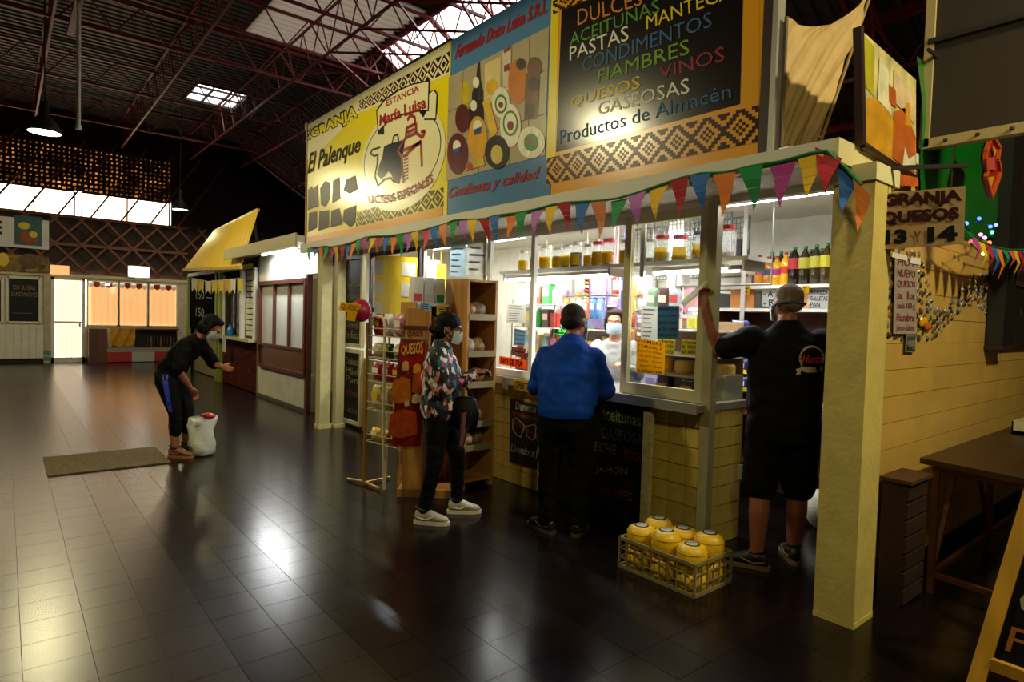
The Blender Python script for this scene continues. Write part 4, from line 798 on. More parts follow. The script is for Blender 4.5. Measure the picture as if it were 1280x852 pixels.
for i in range(7):
    y=4.4+i*.1; c=['7aa8d8','5a90d0','e08a70','e8e0d0','c8d8a0','e8b04a','f0a8b0'][i]; bag((4.75,y-.05,1.62),.1,.22,.05,c,'hanging_bag','%s pastel bag from the right in the row hanging above the wire shelf'%ORD[i],'pastel hanging bags inside the shop',prnt='f0e8d8')
solo('hanging_rail',MB().tube([(4.75,4.2,1.86),(4.75,5.2,1.86)],.01,6).tube([(4.75,4.2,1.86),(4.75,4.2,2.62)],.006,6).tube([(4.75,5.2,1.86),(4.75,5.2,2.62)],.006,6),M_steel,'thin rail holding the row of pastel bags','rail')
# display case behind the sliding window
t=thing('display_case','glass fronted cheese display case behind the sliding window','display case',(4.2,2.85,1.035))
for z in (1.05,1.2,1.36,1.55): MB().box(4.0,4.36,2.52,3.3,z-.015,z).build('shelf_board',mat('case_board','8a7a58',.4) if z<1.3 else M_shelf,t)
MB().box(4.36,4.38,2.52,3.3,1.04,1.62).build('back',mat('case_back','6a5032',.5),t)
for y in (2.52,3.3): MB().box(4.0,4.36,y-.008,y+.008,1.04,1.6).build('end_panel',M_glass,t)
for i in range(3):
    P=pX((816,840,866)[i],449,4.2); jar((4.2,P.y,1.55),.075 if i<2 else .06,.17,('b0242a','c02a30','d8d4c8')[i],(('c8b8a0','c0b0a0','b8b060')[i],1),('left','middle','right')[i]+' jar of the three on top of the cheese display case','jars on the display case',tag=None if i<2 else 'b8b040')
for i in range(4):
    y=2.6+i*.18; q=MB(); q.lathe([(.07,0),(.08,.02),(.08,.08),(.07,.1)],(4.25,y,1.2),14); solo('cut_cheese',q,mat('cheese_%d'%(i%2),('d8b85a','c88a3a')[i%2],.5),'%s round cheese from the right on the middle shelf of the display case'%ORD[i],'cheese','cheeses in the display case')
for i in range(3):
    y=2.62+i*.24; t=thing('oil_jar',('right','middle','left')[i]+' dark pickle jar on the bottom shelf of the display case','jar',(4.2,y,1.05),group='dark jars in the display case'); MB().lathe([(.06,0),(.07,.02),(.07,.1)],(4.2,y,1.05),14).build('body',mat('pickle','3a1c10',.2),t); MB().lathe([(.072,.1),(.072,.125)],(4.2,y,1.05),14).build('lid',M_mar,t); MB().box(4.125,4.13,y-.05,y+.05,1.06,1.11).build('label_band',mat('pickle_tag','c89020',.7),t)
for k,px in enumerate(([(821,441),(843,443),(844,424),(822,423)],[(851,442),(872,443),(873,425),(852,424)])):
    notice(px,3.98,paper('lime_paper','c8c030'),('left','right')[k]+' lime yellow price card inside the sliding window',txt=['oferta','$ 350','el kilo'],tm=mat('ink_brown','5a2210',.8))
for k,(x,c) in enumerate(((815,'8ab08a'),(829,'5a3a34'),(843,'c8d0d8'),(862,'e0a0a8'))): 
    P=pX(x,400,4.7); bag((4.7,P.y,1.68),.15,.24,.06,c,'hanging_bag',('green','dark','pale','pink')[k]+' packet hanging inside behind the sliding window','packets behind the sliding window',prnt=('e8e0d0','e8e0d0','d8402a','e0c040')[k])
solo('hanging_rail',MB().tube([(4.7,2.5,1.93),(4.7,3.4,1.93)],.01,6).tube([(4.7,2.5,1.93),(4.7,2.5,2.62)],.006,6).tube([(4.7,3.4,1.93),(4.7,3.4,2.62)],.006,6),M_steel,'thin rail holding packets behind the sliding window','rail')
# ---------------- entrance side: bottle shelf, cards, chips, fridge
zb=pX(985,357,5.3).z
t=thing('bottle_shelf','white wall shelf carrying the soft drink bottles','shelf',(5.45,2.6,zb-.03))
MB().box(5.15,5.74,1.7,3.35,zb-.03,zb).build('board',M_shelf,t); MB().box(5.18,5.74,1.7,3.35,zb-.23,zb-.2).build('board',M_shelf,t)
for y0,y1 in ((2.92,3.15),(2.42,2.56)): MB().box(5.2,5.22,y0,y1,zb-.2,zb-.03).build('wood_panel',mat('panel_orange','c8843c',.5),t)
MB().box(5.7,5.74,1.7,3.35,zb-.23,zb).build('back',M_shelf,t)
for y in (1.72,3.33): MB().box(5.2,5.7,y-.02,y+.02,0,zb-.23).build('side_panel',M_brown,t)
MB().box(5.72,5.745,1.74,3.31,.1,zb-.23).build('lower_back',M_brown,t)
for z in (.35,.8,1.2): MB().box(5.25,5.7,1.74,3.31,z-.02,z).build('lower_board',M_brown,t)
notice([(953,383),(976,384),(976,362),(953,361)],5.19,M_paper,'white price card behind the head of the man in black',txt=['- A','- B']); notice([(1009,384),(1036,385),(1037,361),(1010,361)],5.19,M_paper,'white card listing PRE-PIZZA, GALLETAS and PAN',txt=['PRE-PIZZA','-GALLETAS','-PAN'],bold=.01)
notice([(929,368),(937,368),(937,357),(929,357)],5.14,M_ypaper,'small yellow price tag left on the bottle shelf edge',lines=2); notice([(1003,366),(1011,366),(1011,357),(1003,357)],5.14,M_ypaper,'small yellow price tag right on the bottle shelf edge',lines=2)
def bottle(x,h,body,cap,lab,label,group,clear=False,r=.05,dx=0):
    P=pX(x,356,5.3+dx); c=Vector((5.3+dx,P.y,zb)); t=thing('soft_drink_bottle',label,'bottle',c,group=group)
    MB().lathe([(r*.8,0),(r,.015),(r*.96,h*.3),(r,h*.36),(r,h*.55),(r*.96,h*.62),(r*.85,h*.72),(r*.3,h*.9),(r*.28,h*.94)],c,16).build('body',mat('drink_'+body,body,.12,spec=.7),t,smooth=True)
    MB().lathe([(r*.34,h*.93),(r*.34,h),(r*.1,h*1.005)],c,12).build('cap',mat('cap_'+cap,cap,.4),t)
    z0,z1=(.36,.56) if not clear else (.42,.7)
    MB().lathe([(r*1.015,h*z0),(r*1.015,h*z1)],c,16).build('label_band',mat('blabel_'+lab,lab,.4),t)
for x,h,b,c,l,s in ((948.5,.285,'d8941a','a81c14','c04a78','orange drink bottle with pink label nearest the tissue pack'),(959.5,.265,'c87a1a','a81c14','2a4a6a','orange drink bottle with dark blue label'),(970,.265,'d8a01a','a81c14','a02a78','orange drink bottle with purple label'),(981,.295,'dca41c','a81c14','c0301c','orange drink bottle with red label')): bottle(x,h,b,c,l,s,'orange drink bottles on the wall shelf',r=.045)
for x,h,b,c,l,s in ((992,.335,'1c0c0a','1f7a3c','a8202a','dark cola bottle with red label and green cap'),(1005,.335,'2c2410','1f7a3c','a8a030','brown drink bottle with lime label next to the cola'),(1019,.345,'3a3014','1f7a3c','b0a830','brown drink bottle with lime label, second from the pillar'),(1032,.35,'443416','1f7a3c','c0b420','brown drink bottle with lime label nearest the pillar')): bottle(x,h,b,c,l,s,'dark drink bottles on the wall shelf',True,r=.052)
for k,x in enumerate((964,975,988,1012,1026)): bottle(x,.33,'3a3014','1f7a3c','b0a830',ORD[k]+' green capped bottle from the left peeping from the second row','second row bottles on the wall shelf',True,dx=.2)
t=thing('tissue_pack','white tissue pack with purple print beside the orange drinks','pack',(5.35,3.1,zb)); a=qX([(914,357),(939,357),(940,326),(915,329)],5.3); MB().poly(a,(.12,0,0)).build('wrapper',mat('tissue_white','d8d0c4',.5,var=.1),t); MB().poly([quad(a,.4,.6)-Vector((.004,0,0)),quad(a,.95,.6)-Vector((.004,0,0)),quad(a,.95,.8)-Vector((.004,0,0)),quad(a,.4,.75)-Vector((.004,0,0))]).build('print',mat('bagp_8a5ab0','8a5ab0',.5),t,fix=False)
solo('dark_box',MB().box(5.05,5.15,2.98,3.2,2.09,2.36),mat('dark_card','2a1a14',.7),'dark cardboard box beside the big red lidded jar','box'); solo('box_bracket',MB().box(5.0,5.3,2.95,3.3,2.06,2.09),M_shelf,'short white bracket shelf under the dark cardboard box','bracket shelf')
solo('lit_fridge',MB().box(5.0,5.6,3.35,4.0,0,1.9),mat('fridge_white','d0d4d4',.4),'white drinks fridge behind the entrance post','fridge')
t=bpy.data.objects['lit_fridge']
for k,z in enumerate((.5,.85,1.15,1.45)):
    MB().box(4.985,4.998,3.4,3.95,z,z+.02).build('shelf_edge',M_alu,t)
    for i in range(4): MB().box(4.98,4.998,3.42+i*.135,3.52+i*.135,z+.02,z+.2).build('carton',mat('bag_'+pal[(k*4+i*5)%12],pal[(k*4+i*5)%12],.5),t)
t=thing('chips_strip','hanging strip holding navy crisp packets','hanger strip',(4.95,3.0,.9)); P0=pX(928,405,4.95); P1=pX(926,492,4.95); MB().box(4.934,4.94,P0.y-.02,P0.y+.02,.75,2.62).build('strip',M_alu,t)
for k,y in enumerate((422,445,468,490)):
    P=pX(928,y,4.93); bag((4.9,P.y,P.z),.17,.15,.07,'1c2a6a','crisps_bag',('topmost','second','third','lowest')[k]+' navy crisp packet on the hanging strip','navy crisp packets',prnt='e8d8e0')
    q=MB(); q.poly([Vector((4.858,P.y+.08,P.z+.015)),Vector((4.858,P.y-.08,P.z+.015)),Vector((4.858,P.y-.08,P.z+.05)),Vector((4.858,P.y+.08,P.z+.05))],(.004,0,0)); q.build('yellow_print',M_yel,bpy.data.objects[[o.name for o in bpy.data.objects if o.name.startswith('crisps_bag')][-1]])
solo('grey_till',MB().box(4.1,4.35,2.5,2.62,1.036,1.22),mat('till_grey','8a8a70',.5),'grey metal box on the counter end behind the post','box')
# low goods right of the man in black
for k,(x,y,c,s) in enumerate(((1032,556,'8a3a20','red and gold packet on the low shelf behind the pillar'),(1022,560,'2a4a8a','blue packet on the low shelf behind the pillar'))):
    P=pX(x,y+9,5.3); bag((5.3,P.y,.801),.14,.16,.08,c,'snack_bag',s,None,prnt='d8c090')
q=MB(); P=pX(1026,628,5.0); q.ell((5.0,P.y,.16),(.1,.12,.16)); solo('white_sack',q,mat('sack_white','c8c0a8',.5,bump=.5,bscale=12),'crumpled white sack on the floor behind the pillar','sack',smooth=True)
# left end behind glass: yellow board with cards, white papers
t=thing('card_board','yellow notice board with white cards inside the far window','notice board',(4.3,6.5,1.4)); a=qX([(466,398),(521,402),(523,322),(468,318)],4.3); MB().poly(a,(.02,0,0)).build('board',M_yel,t); MB().bar(lerp(a[2],a[3],.5)+Vector((.01,0,0)),(a[2].x+.01,lerp(a[2],a[3],.5).y,2.62),.008).build('string',M_steel,t)
for i in range(2):
    for j in range(3):
        u0=.3+i*.36 if i else .02; MB().poly([quad(a,u0,.06+j*.32)-Vector((.006,0,0)),quad(a,u0+.3 if i else .24,.06+j*.32)-Vector((.006,0,0)),quad(a,u0+.3 if i else .24,.28+j*.32)-Vector((.006,0,0)),quad(a,u0,.28+j*.32)-Vector((.006,0,0))]).build('card',M_paper,t,fix=False)
for k,(px,c,s) in enumerate((([(523,360),(533,360),(533,320),(523,320)],'f0ece4','white'),([(534,355),(545,355),(545,325),(534,325)],'e8d8d0','pinkish'),([(546,372),(553,372),(553,330),(546,330)],'e8c020','yellow'))):
    P=qX(px,4.4); solo('paper_bundle',MB().poly(P,(.06,0,0)).bar(lerp(P[2],P[3],.5)+Vector((.02,0,0)),(P[2].x+.02,lerp(P[2],P[3],.5).y,2.62),.005),mat('bundle_'+c,c,.7,var=.25,vscale=20),s+' paper bundle hanging inside next to the yellow board','paper')
# ================================================================ goods standing outside the shop
M_pine=mat('pine_board','b9823e',.45,var=.35,vscale=1,wave=('Z',16))
# crate of cheeses
cx0,cx1,cy0,cy1,ch=3.10,3.48,2.03,2.60,.2
t=thing('cheese_crate','openwork plastic crate on the floor full of yellow cheeses','crate',((cx0+cx1)/2,(cy0+cy1)/2,0))
M_cr8=mat('crate_plastic','857548',.5,var=.2,vscale=12)
MB().box(cx0,cx1,cy0,cy1,.004,.014).build('base',M_cr8,t)
for (a,b) in (((cx0,cy0),(cx1,cy0)),((cx1,cy0),(cx1,cy1)),((cx1,cy1),(cx0,cy1)),((cx0,cy1),(cx0,cy0))):
    a=Vector((*a,0)); b=Vector((*b,0)); n=6 if (b-a).length<.5 else 9
    for z,w_ in ((.012,.02),(ch-.006,.02)): MB().bar(a+Vector((0,0,z)),b+Vector((0,0,z)),.014,w_).build('rail',M_cr8,t)
    for z in (.07,.13): MB().bar(a+Vector((0,0,z)),b+Vector((0,0,z)),.007,.007).build('rib',M_cr8,t)
    for i in range(n): p=lerp(a,b,i/n); MB().bar(p+Vector((0,0,.01)),p+Vector((0,0,ch)),.014 if i==0 else .008).build('rib',M_cr8,t)
M_ch=mat('yellow_cheese','dcb01a',.4,var=.2,vscale=14)
cp=[(796,655,'leftmost yellow cheese in the crate, in the back row'),(822,652,'small looking yellow cheese behind the two front left ones'),(828,663,'front left yellow cheese bulging above the crate rim'),(851,660,'yellow cheese in the middle of the back row'),(863,680,'front cheese at the near corner of the crate'),(885,668,'rightmost yellow cheese in the crate')]
pos=[(3.197,2.505),(3.385,2.51),(3.197,2.312),(3.385,2.318),(3.2,2.125),(3.385,2.127)]
for k,((x,y),(px_,py_,lb)) in enumerate(zip(pos,cp)):
    z=.125 if k!=4 else .105
    c=thing('cheese',lb,'cheese',(x,y,.015)); h=.145+.012*(k%3); r=.091
    prof=[(r*.75,0),(r*.97,.025),(r*1.02,h*.45),(r,h*.72),(r*.86,h*.9),(r*.55,h*.985),(.005,h)]
    MB().lathe([(a,b+z) for a,b in prof],(x,y,.015),18).build('wheel',M_ch,c,smooth=True)
    for zz in (.45,.7): MB().lathe([(r*1.028,z+h*zz),(r*1.03,z+h*zz+.004)],(x,y,.015),18).build('string',mat('cheese_string','b8860f',.6),c)
    MB().lathe([(.048,z+h*.975),(.044,z+h*1.01),(.004,z+h*1.012)],(x,y,.015),18).build('label_disc',M_ink,c); MB().lathe([(.036,z+h*1.0),(.036,z+h*1.014),(.004,z+h*1.016)],(x,y,.015),18).build('label_centre',M_paper,c)
    q=MB(); text(q,'QUESO',[(x-.02,y+.02,.015+z+h*1.02),(x+.02,y-.02,.015+z+h*1.02),(x+.03,y,.015+z+h*1.02),(x-.01,y+.04,.015+z+h*1.02)],.02); q.build('lettering',M_ink,c,fix=False,kind='stuff')
    MB().lathe([(r*.8,0),(r*.98,.02),(r*.98,z*.95)],(x,y,.015),14).build('lower_wheel',M_ch,c,smooth=True)
# tall pine shelf unit (front faces the camera)
X0,X1,Y0,Y1,H=3.27,3.62,4.63,5.0,1.95
t=thing('shelf_unit','tall narrow pine shelf unit with bagged goods beside the windows','shelf unit',((X0+X1)/2,(Y0+Y1)/2,0))
for x in (X0,X1-.025): MB().box(x,x+.025,Y0,Y1,0,H).build('side_panel',M_pine,t)
MB().box(X0+.025,X1-.025,Y1-.02,Y1,0.03,H).build('back_panel',mat('pine_back','a06a30',.5,var=.35,vscale=1,wave=('Z',16)),t)
SH=[.06,.36,.58,.95,1.24,1.58]
for z in SH+[H-.025]: MB().box(X0+.025,X1-.025,Y0+.01,Y1-.02,z,z+.022).build('board',M_pine,t)
for z in SH[1:]: MB().box(X0+.02,X1-.02,Y0-.006,Y0+.006,z-.01,z+.05).build('clear_lip',mat('lip','93835f',.4),t)
def lump(c,rx,ry,rz,seed,n=16,m=9,amp=.18):
    from mathutils import noise
    q=MB(); q.ell(c,(rx,ry,rz),n,m); c=Vector(c)
    q.v=[c+(p-c)*(1+amp*noise.noise((p-c)*14+Vector((seed,seed*2,0)))) for p in q.v]
    for p in q.v: p.z=max(p.z,c.z-rz*.9)
    return q
for k,z in enumerate((.36,.58,.95,1.24,1.58)):
    for i in range(2):
        c=('c8a070','b8b4a8','a89a88','c8c0b0','b08a58')[(k+i*2)%5]
        solo('bread_bag',lump((3.365+i*.155,4.78+.05*i,z+.022+.068),.074,.12,.075,k*2+i,amp=.2),mat('bread_'+c,c,.35,var=.5,vscale=22),('left','right')[i]+' clear bag of baked goods on the %s shelf of the tall pine unit'%('lowest','second','third','fourth','top')[k],'baked goods bag',group='bags in the tall pine unit',smooth=True)
# wide pine shelf behind the woman
t=thing('shelf_unit','wide low pine shelf unit behind the woman in the patterned jacket','shelf unit',(2.98,4.98,0))
A0,A1,B0,B1=2.86,3.25,4.86,5.12
for x in (A0,A1-.025): MB().box(x,x+.025,B0,B1,0,1.72).build('side_panel',M_pine,t)
MB().box(A0+.025,A1-.025,B1-.02,B1,.03,1.72).build('back_panel',mat('pine_back','a06a30',.5),t)
S2H=[.08,.45,.8,1.12,1.42,1.69]
for z in S2H: MB().box(A0+.025,A1-.025,B0+.005,B1-.02,z,z+.022).build('board',M_pine if z<1.6 else M_shelf,t)
for k,(z,items) in enumerate(((1.12,3),(1.42,3))):
    for i in range(items):
        x=2.93+i*.11; r=.045; c=('c03028','d8b030','8a5a2a')[(i+k)%3]; b=thing('honey_jar',('left','middle','right')[i]+' small jar on the %s board of the wide pine shelf'%('lower','upper')[k],'jar',(x,4.95,z+.022),group='small jars on the wide pine shelf'); MB().lathe([(r*.9,0),(r,.01),(r,.1),(r*.8,.12)],(x,4.95,z+.022),12).build('body',mat('prod_'+c,c,.3),b); MB().lathe([(r*.85,.12),(r*.85,.15)],(x,4.95,z+.022),12).build('lid',M_yel,b)
for k,(x,c,s) in enumerate(((2.93,'c02a20','red'),(3.05,'c8c4bc','grey'),(3.17,'1f8a4a','green'))):
    b=thing('carrier_bag','white carrier bag with %s trim standing on top of the wide pine shelf'%s,'bag',(x,4.97,1.712)); MB().loft([[Vector((x+sx*w_,4.97+sy*.04,1.712+z)) for sx,sy in ((-1,-1),(1,-1),(1,1),(-1,1))] for w_,z in ((.05,0),(.055,.1),(.045,.24))]).build('body',mat('bag_pale','d4d4cc',.4),b); MB().box(x-.04,x+.04,4.925,4.93,1.73,1.80).build('trim',mat('trim_'+c,c,.5),b)
for k,(z,c,s) in enumerate(((1.60,'7aa0c0','blue'),(1.58,'e6b91e','yellow'))):
    x=2.95+k*.18; notice_t=thing('price_card',s+' price card on the edge of the wide pine shelf','price card',(x,4.85,z)); MB().box(x-.075 if k==0 else x-.05,x+.075 if k==0 else x+.05,4.848,4.853,z-.02 if k==0 else z+.03,1.70).build('sheet',mat('card_'+c,c,.7),notice_t); q=MB()
    for i in range(3): q.box(x-.04,x+.04,4.845,4.848,z+.06+i*.02,z+.068+i*.02)
    q.build('lettering',M_ink,notice_t,kind='stuff')
for k,z in enumerate((.45,.8)): solo('bread_bag',lump((3.05,4.97,z+.022+.07),.13,.09,.08,40+k,amp=.3),mat('bread_b08a58','b08a58',.35),('lower','upper')[k]+' clear bag of bread on the wide pine shelf','baked goods bag',smooth=True)
# narrow pine stand with red cheese banner
bx=pZ(505,612); dirx=Vector((.77,-.64,0)); nrm=Vector((-.64,-.77,0))
def sp_(u,d,z): return Vector((2.70,4.75,0))+dirx*u+nrm*d+Vector((0,0,z))
t=thing('banner_stand','narrow pine stand with a stepped top carrying the red cheese banner','stand',(2.74,4.75,0))
def sbox(u0,u1,d0,d1,z0,z1): 
    q=MB(); q.add([sp_(u,d,z) for z in (z0,z1) for d in (d0,d1) for u in (u0,u1)],[(0,2,3,1),(4,5,7,6),(0,1,5,4),(2,6,7,3),(0,4,6,2),(1,3,7,5)]); return q
sbox(.0,.17,-.03,.0,0,1.66).build('board',M_pine,t); sbox(.17,.21,-.12,.0,0,1.64).build('side_panel',mat('pine_back','a06a30',.5),t); sbox(-.02,.2,-.01,.012,1.36,1.39).build('dark_strip',M_brown,t); sbox(-.02,.2,-.01,.012,1.48,1.51).build('dark_strip',M_brown,t); sbox(-.04,.5,-.25,.0,0,.07).build('base',M_pine,t)
q=MB(); text(q,'QUESOS',[sp_(.02,.004,1.405),sp_(.16,.004,1.405),sp_(.16,.004,1.47),sp_(.02,.004,1.47)],.02); q.build('lettering',M_brown,t,fix=False,kind='stuff')
q=MB(); q.grid(lambda u,v: sp_(-.04+.25*u-.05*(1-v), .035+.02*math.sin(u*4+v*3), .46+.9*v),8,10)
bn=thing('cheese_banner','glossy red cheese banner hanging on the narrow pine stand','banner',sp_(.05,.04,.5)); q.build('sheet',mat('banner_red','8a1a10',.25,var=.4,vscale=4,spec=.6),bn,smooth=True)
for k,(u,z,w,h,c) in enumerate(((-.01,.66,.30,.26,'c04a1c'),(-.03,.95,.2,.24,'d0701c'),(.1,1.14,.08,.09,'d89030'),(.0,1.16,.07,.09,'d8a860'),(.1,.88,.09,.09,'d8b88a'),(.02,.84,.05,.06,'e0c090'),(.12,1.02,.14,.2,'b8501c'))):
    q=MB(); q.poly([sp_(u+w*.85*(a-.5)+.02,.062,z+h*(b-.5)) for a,b in ((0,.1),(.4,0),(1,.15),(.95,.9),(.5,1),(.05,.8))]); q.build('cheese_print',mat('bpr_'+c,c,.25,var=.3,vscale=14,spec=.6),bn,fix=False)
q=MB(); text(q,'QUESOS',[sp_(-.02,.063,1.25),sp_(.17,.063,1.25),sp_(.17,.063,1.39),sp_(-.02,.063,1.33)],.02); q.build('lettering',mat('gold_text','c89a4a',.4),bn,fix=False,kind='stuff')
MB().tube([sp_(.19,.05,.5),sp_(.19,.04,1.42)],.008,6).build('edge_rod',M_steel,bn)
# wire snack rack
t=thing('snack_rack','tall wire snack rack with a golden pole and looped top','rack',(2.62,5.15,0))
p0=pZ(455,606); p1=pZ(486,616); dv=(p1-p0).normalized(); nv=Vector((.64,.77,0)); nv=(nv-dv*nv.dot(dv)).normalized(); Wd=.46
def rp(u,d,z): return p0+dv*u+nv*d+Vector((0,0,z))
M_gold=mat('gold_tube','a87a24',.4,.3); M_wt=mat('white_tube','c8bc98',.4)
MB().tube([rp(0,0,.02),rp(.01,0,1.52)],.017,8).build('pole',M_gold,t)
MB().tube([rp(.3,0,.02),rp(.27,0,.6),rp(.26,0,1.5),rp(.23,0,1.57),rp(.13,0,1.585),rp(.05,0,1.56)],.014,8).build('loop_tube',M_wt,t)
MB().tube([rp(.0,.26,.02),rp(.0,.26,1.5)],.01,8).build('pole',M_wt,t); MB().tube([rp(Wd,.26,.02),rp(Wd,.26,1.5)],.01,8).build('pole',M_wt,t)
MB().tube([rp(-.22,-.03,.02),rp(0,0,.03),rp(.26,-.02,.02)],.014,8).build('foot',M_gold,t); MB().tube([rp(0,0,.02),rp(0,.3,.02)],.012,8).build('foot',M_gold,t)
RZ=(.42,.72,.98,1.2,1.4)
for z in RZ:
    q=MB()
    for a,b in ((0,0),(0,.09),(0,.18),(0,.26)): q.tube([rp(.0,b,z),rp(Wd,b,z)],.004,5)
    for u in (0,.12,.24,.36,Wd): q.tube([rp(u,0,z),rp(u,.26,z)],.004,5)
    q.tube([rp(0,0,z+.07),rp(Wd,0,z+.07)],.005,5); q.build('wire_tray',M_wt,t,kind='stuff')
ang=math.atan2(dv.y,dv.x)+math.pi/2
for j,z in enumerate(RZ):
    for i in range(3):
        c=[['d8b030','c8a020','b02820'],['c8b078','c0a868','d0b890'],['a02430','b83040','8a2028'],['d8c8a0','2f5a2a','c8b078'],['b8202a','e8e0e8','d898a8']][j][i]
        p=rp(.09+i*.15,.07,z+.006); b=bag((p.x,p.y,p.z),.14,(.12,.22,.17,.13,.2)[j],.08,c,'snack_bag',('left','middle','right')[i]+' packet on the %s tray of the wire snack rack'%('lowest','second','third','fourth','top')[j],'packets on the wire snack rack',prnt=('e8e0d0','d8b030','f0e8e0')[(i+j)%3]); b.rotation_euler.z=ang+math.pi/2*0+ (math.pi if False else 0)
        b.rotation_euler.z=math.atan2(nv.y,nv.x)
# round magenta tin with yellow sign hanging on rack
c=pX(451,388,2.55)
t=thing('round_lantern','magenta ball hanging on the snack rack with a yellow hand-lettered sign','ball',c); q=MB(); q.ell(c,(.1,.1,.105),18,12); q.build('ball',mat('magenta','96123c',.4),t,smooth=True); MB().tube([c+Vector((.1,0,0)),rp(.03,0,c.z)],.012,6).build('hook',M_dark,t); MB().lathe([(.03,-.01),(.03,.03)],c+Vector((.1,0,0)),10).build('knob',M_dark,t)
d=(c-CAM).normalized(); rr=Vector((d.y,-d.x,0)).normalized()
q=MB(); o_=c-d*.115-rr*.085; P=[o_+rr*x+Vector((0,0,z)) for x,z in ((-.11,.0),(-.09,.075),(.09,.055),(.05,-.03),(.035,-.1),(-.04,-.09),(-.03,-.02))]; q.poly(P,d*.006); q.build('sign_card',M_ypaper,t); q=MB(); text(q,'QUESO',[o_+rr*-.09+Vector((0,0,.005))-d*.003,o_+rr*.06+Vector((0,0,-.015))-d*.003,o_+rr*.07+Vector((0,0,.04))-d*.003,o_+rr*-.085+Vector((0,0,.06))-d*.003],.01); q.build('lettering',mat('ink_brown','5a2210',.8),t,fix=False,kind='stuff')
# ================================================================ right of the pillar
YW=1.42
M_wt1=mat('side_wall_row','cda653',.35,var=.16,vscale=2.5,stain=('7a5524',26,.6),bump=.08,bscale=20); M_wt2=mat('side_wall_row2','c9a252',.35,var=.16,vscale=2.2,stain=('7a5a2a',30,.62),bump=.08,bscale=20)
t=thing('wall_side','tan panelled side wall with a pebble mosaic right of the pillar',None,(5.2,YW,0),kind='structure')
MB().box(3.74,9.0,YW+.012,1.55,0,2.62).build('core',mat('side_grout','5a3f1c',.8),t)
zz=pY(1102,497.3,YW).z; rh=(pY(1101,463.5,YW).z-zz)
k=0; z=zz-rh*8
while z<2.6:
    xs=[3.74,4.9+.35*(k%2),6.3+.3*(k%2),7.8,9.0]
    for a,b in zip(xs,xs[1:]):
        z0=max(z,0)
        if z+rh>.05: MB().box(a+.001,b-.001,YW,YW+.012,z0+.002,min(z+rh,2.62)-.002).build('panel',M_wt1 if (k+int(a))%2 else M_wt2,t)
    z+=rh; k+=1
# pebbles
poly=[(1105,298),(1150,318),(1158,345),(1166,380),(1182,384),(1200,360),(1213,345),(1235,342),(1250,346),(1252,425),(1244,425),(1233,395),(1222,383),(1205,381),(1190,397),(1178,410),(1166,425),(1156,437),(1135,441),(1112,427),(1105,410)]
def inside(x,y,P):
    c=False
    for (x0,y0),(x1,y1) in zip(P,P[1:]+P[:1]):
        if (y0>y)!=(y1>y) and x<(x1-x0)*(y-y0)/(y1-y0)+x0: c=not c
    return c
pc=['3a2a1c','5a4632','6a6a6c','2a2422','7a5c36','86847c']; pb=[MB() for _ in pc]; rnd=random.Random(3)
x=3.75
while x<6.6:
    z=1.55+.02*(int(x*30)%2)
    while z<2.4:
        P=Vector((x+rnd.uniform(-.012,.012),YW,z+rnd.uniform(-.012,.012))); s=proj(P)
        if inside(s[0],s[1],poly) and rnd.random()<.85:
            pb[rnd.choice((0,0,1,1,2,3,3,4,5))].ell(P,(rnd.uniform(.011,.019),.012,rnd.uniform(.017,.027)),6,4)
        z+=.058
    x+=.045
for q,c in zip(pb,pc):
    if q.v: q.build('pebbles',mat('pebble_'+c,c,.3),t,kind='stuff')
struct('trim_11',MB().box(3.74,9,YW-.01,YW,0,.1),M_dark,label='dark skirting along the tan side wall')
# paper notes on the tan wall
def ynote(px,Y,m,label,nm='notice',cat='notice',txt=None,tm=None):
    P=qY(px,Y); c=sum(P,Vector())/4; t=thing(nm,label,cat,(c.x,c.y,min(p.z for p in P))); MB().poly(P,(0,.004,0)).build('sheet',m,t)
    if txt:
        q=MB(); n=len(txt)
        for i,s in enumerate(txt): text(q,s,[quad(P,.1,1-(i+.85)/n),quad(P,.9,1-(i+.85)/n),quad(P,.9,1-(i+.15)/n),quad(P,.1,1-(i+.15)/n)],.01,off=(0,-.003,0))
        q.build('lettering',tm or M_ink,t,fix=False,kind='stuff')
    return t
M_rink=mat('red_ink','7a2a34',.8)
t=ynote([(1117,417),(1145,417),(1147,322),(1119,319)],YW-.02,mat('grey_paper','9c8e84',.8,var=.12),'long grey-white paper with red handwriting taped to the tan wall',txt=['HOY','NUEVO','QUESOS','a la','cada 100 g','Fiambre','Jamon Salame'],tm=M_rink)
for k,pts in enumerate(([(1115,321),(1134,326),(1134,319),(1116,315)],[(1138,329),(1151,331),(1151,323),(1140,321)])): MB().poly(qY(pts,YW-.025),(0,.003,0)).build('tape',M_plastic,t)
ynote([(1132,440),(1144,440),(1145,417),(1133,417)],YW-.018,mat('dim_paper','6a6a64',.8),'small grey slip hanging below the long paper',txt=['precio','lista'])
t=thing('foil_flower','crumpled yellow and orange foil flower stuck on the pebble mosaic','decoration',pY(1155,405,YW-.02))
for k,(x,y,r,c) in enumerate(((1152,402,.035,'e0a818'),(1158,406,.035,'d8641c'),(1156,400,.025,'e0a818'),(1161,408,.025,'d8641c'))): lump(pY(x,y,YW-.02),r,.014,r,k,10,6,.5).build('petal',mat('foil_'+c,c,.3),t)
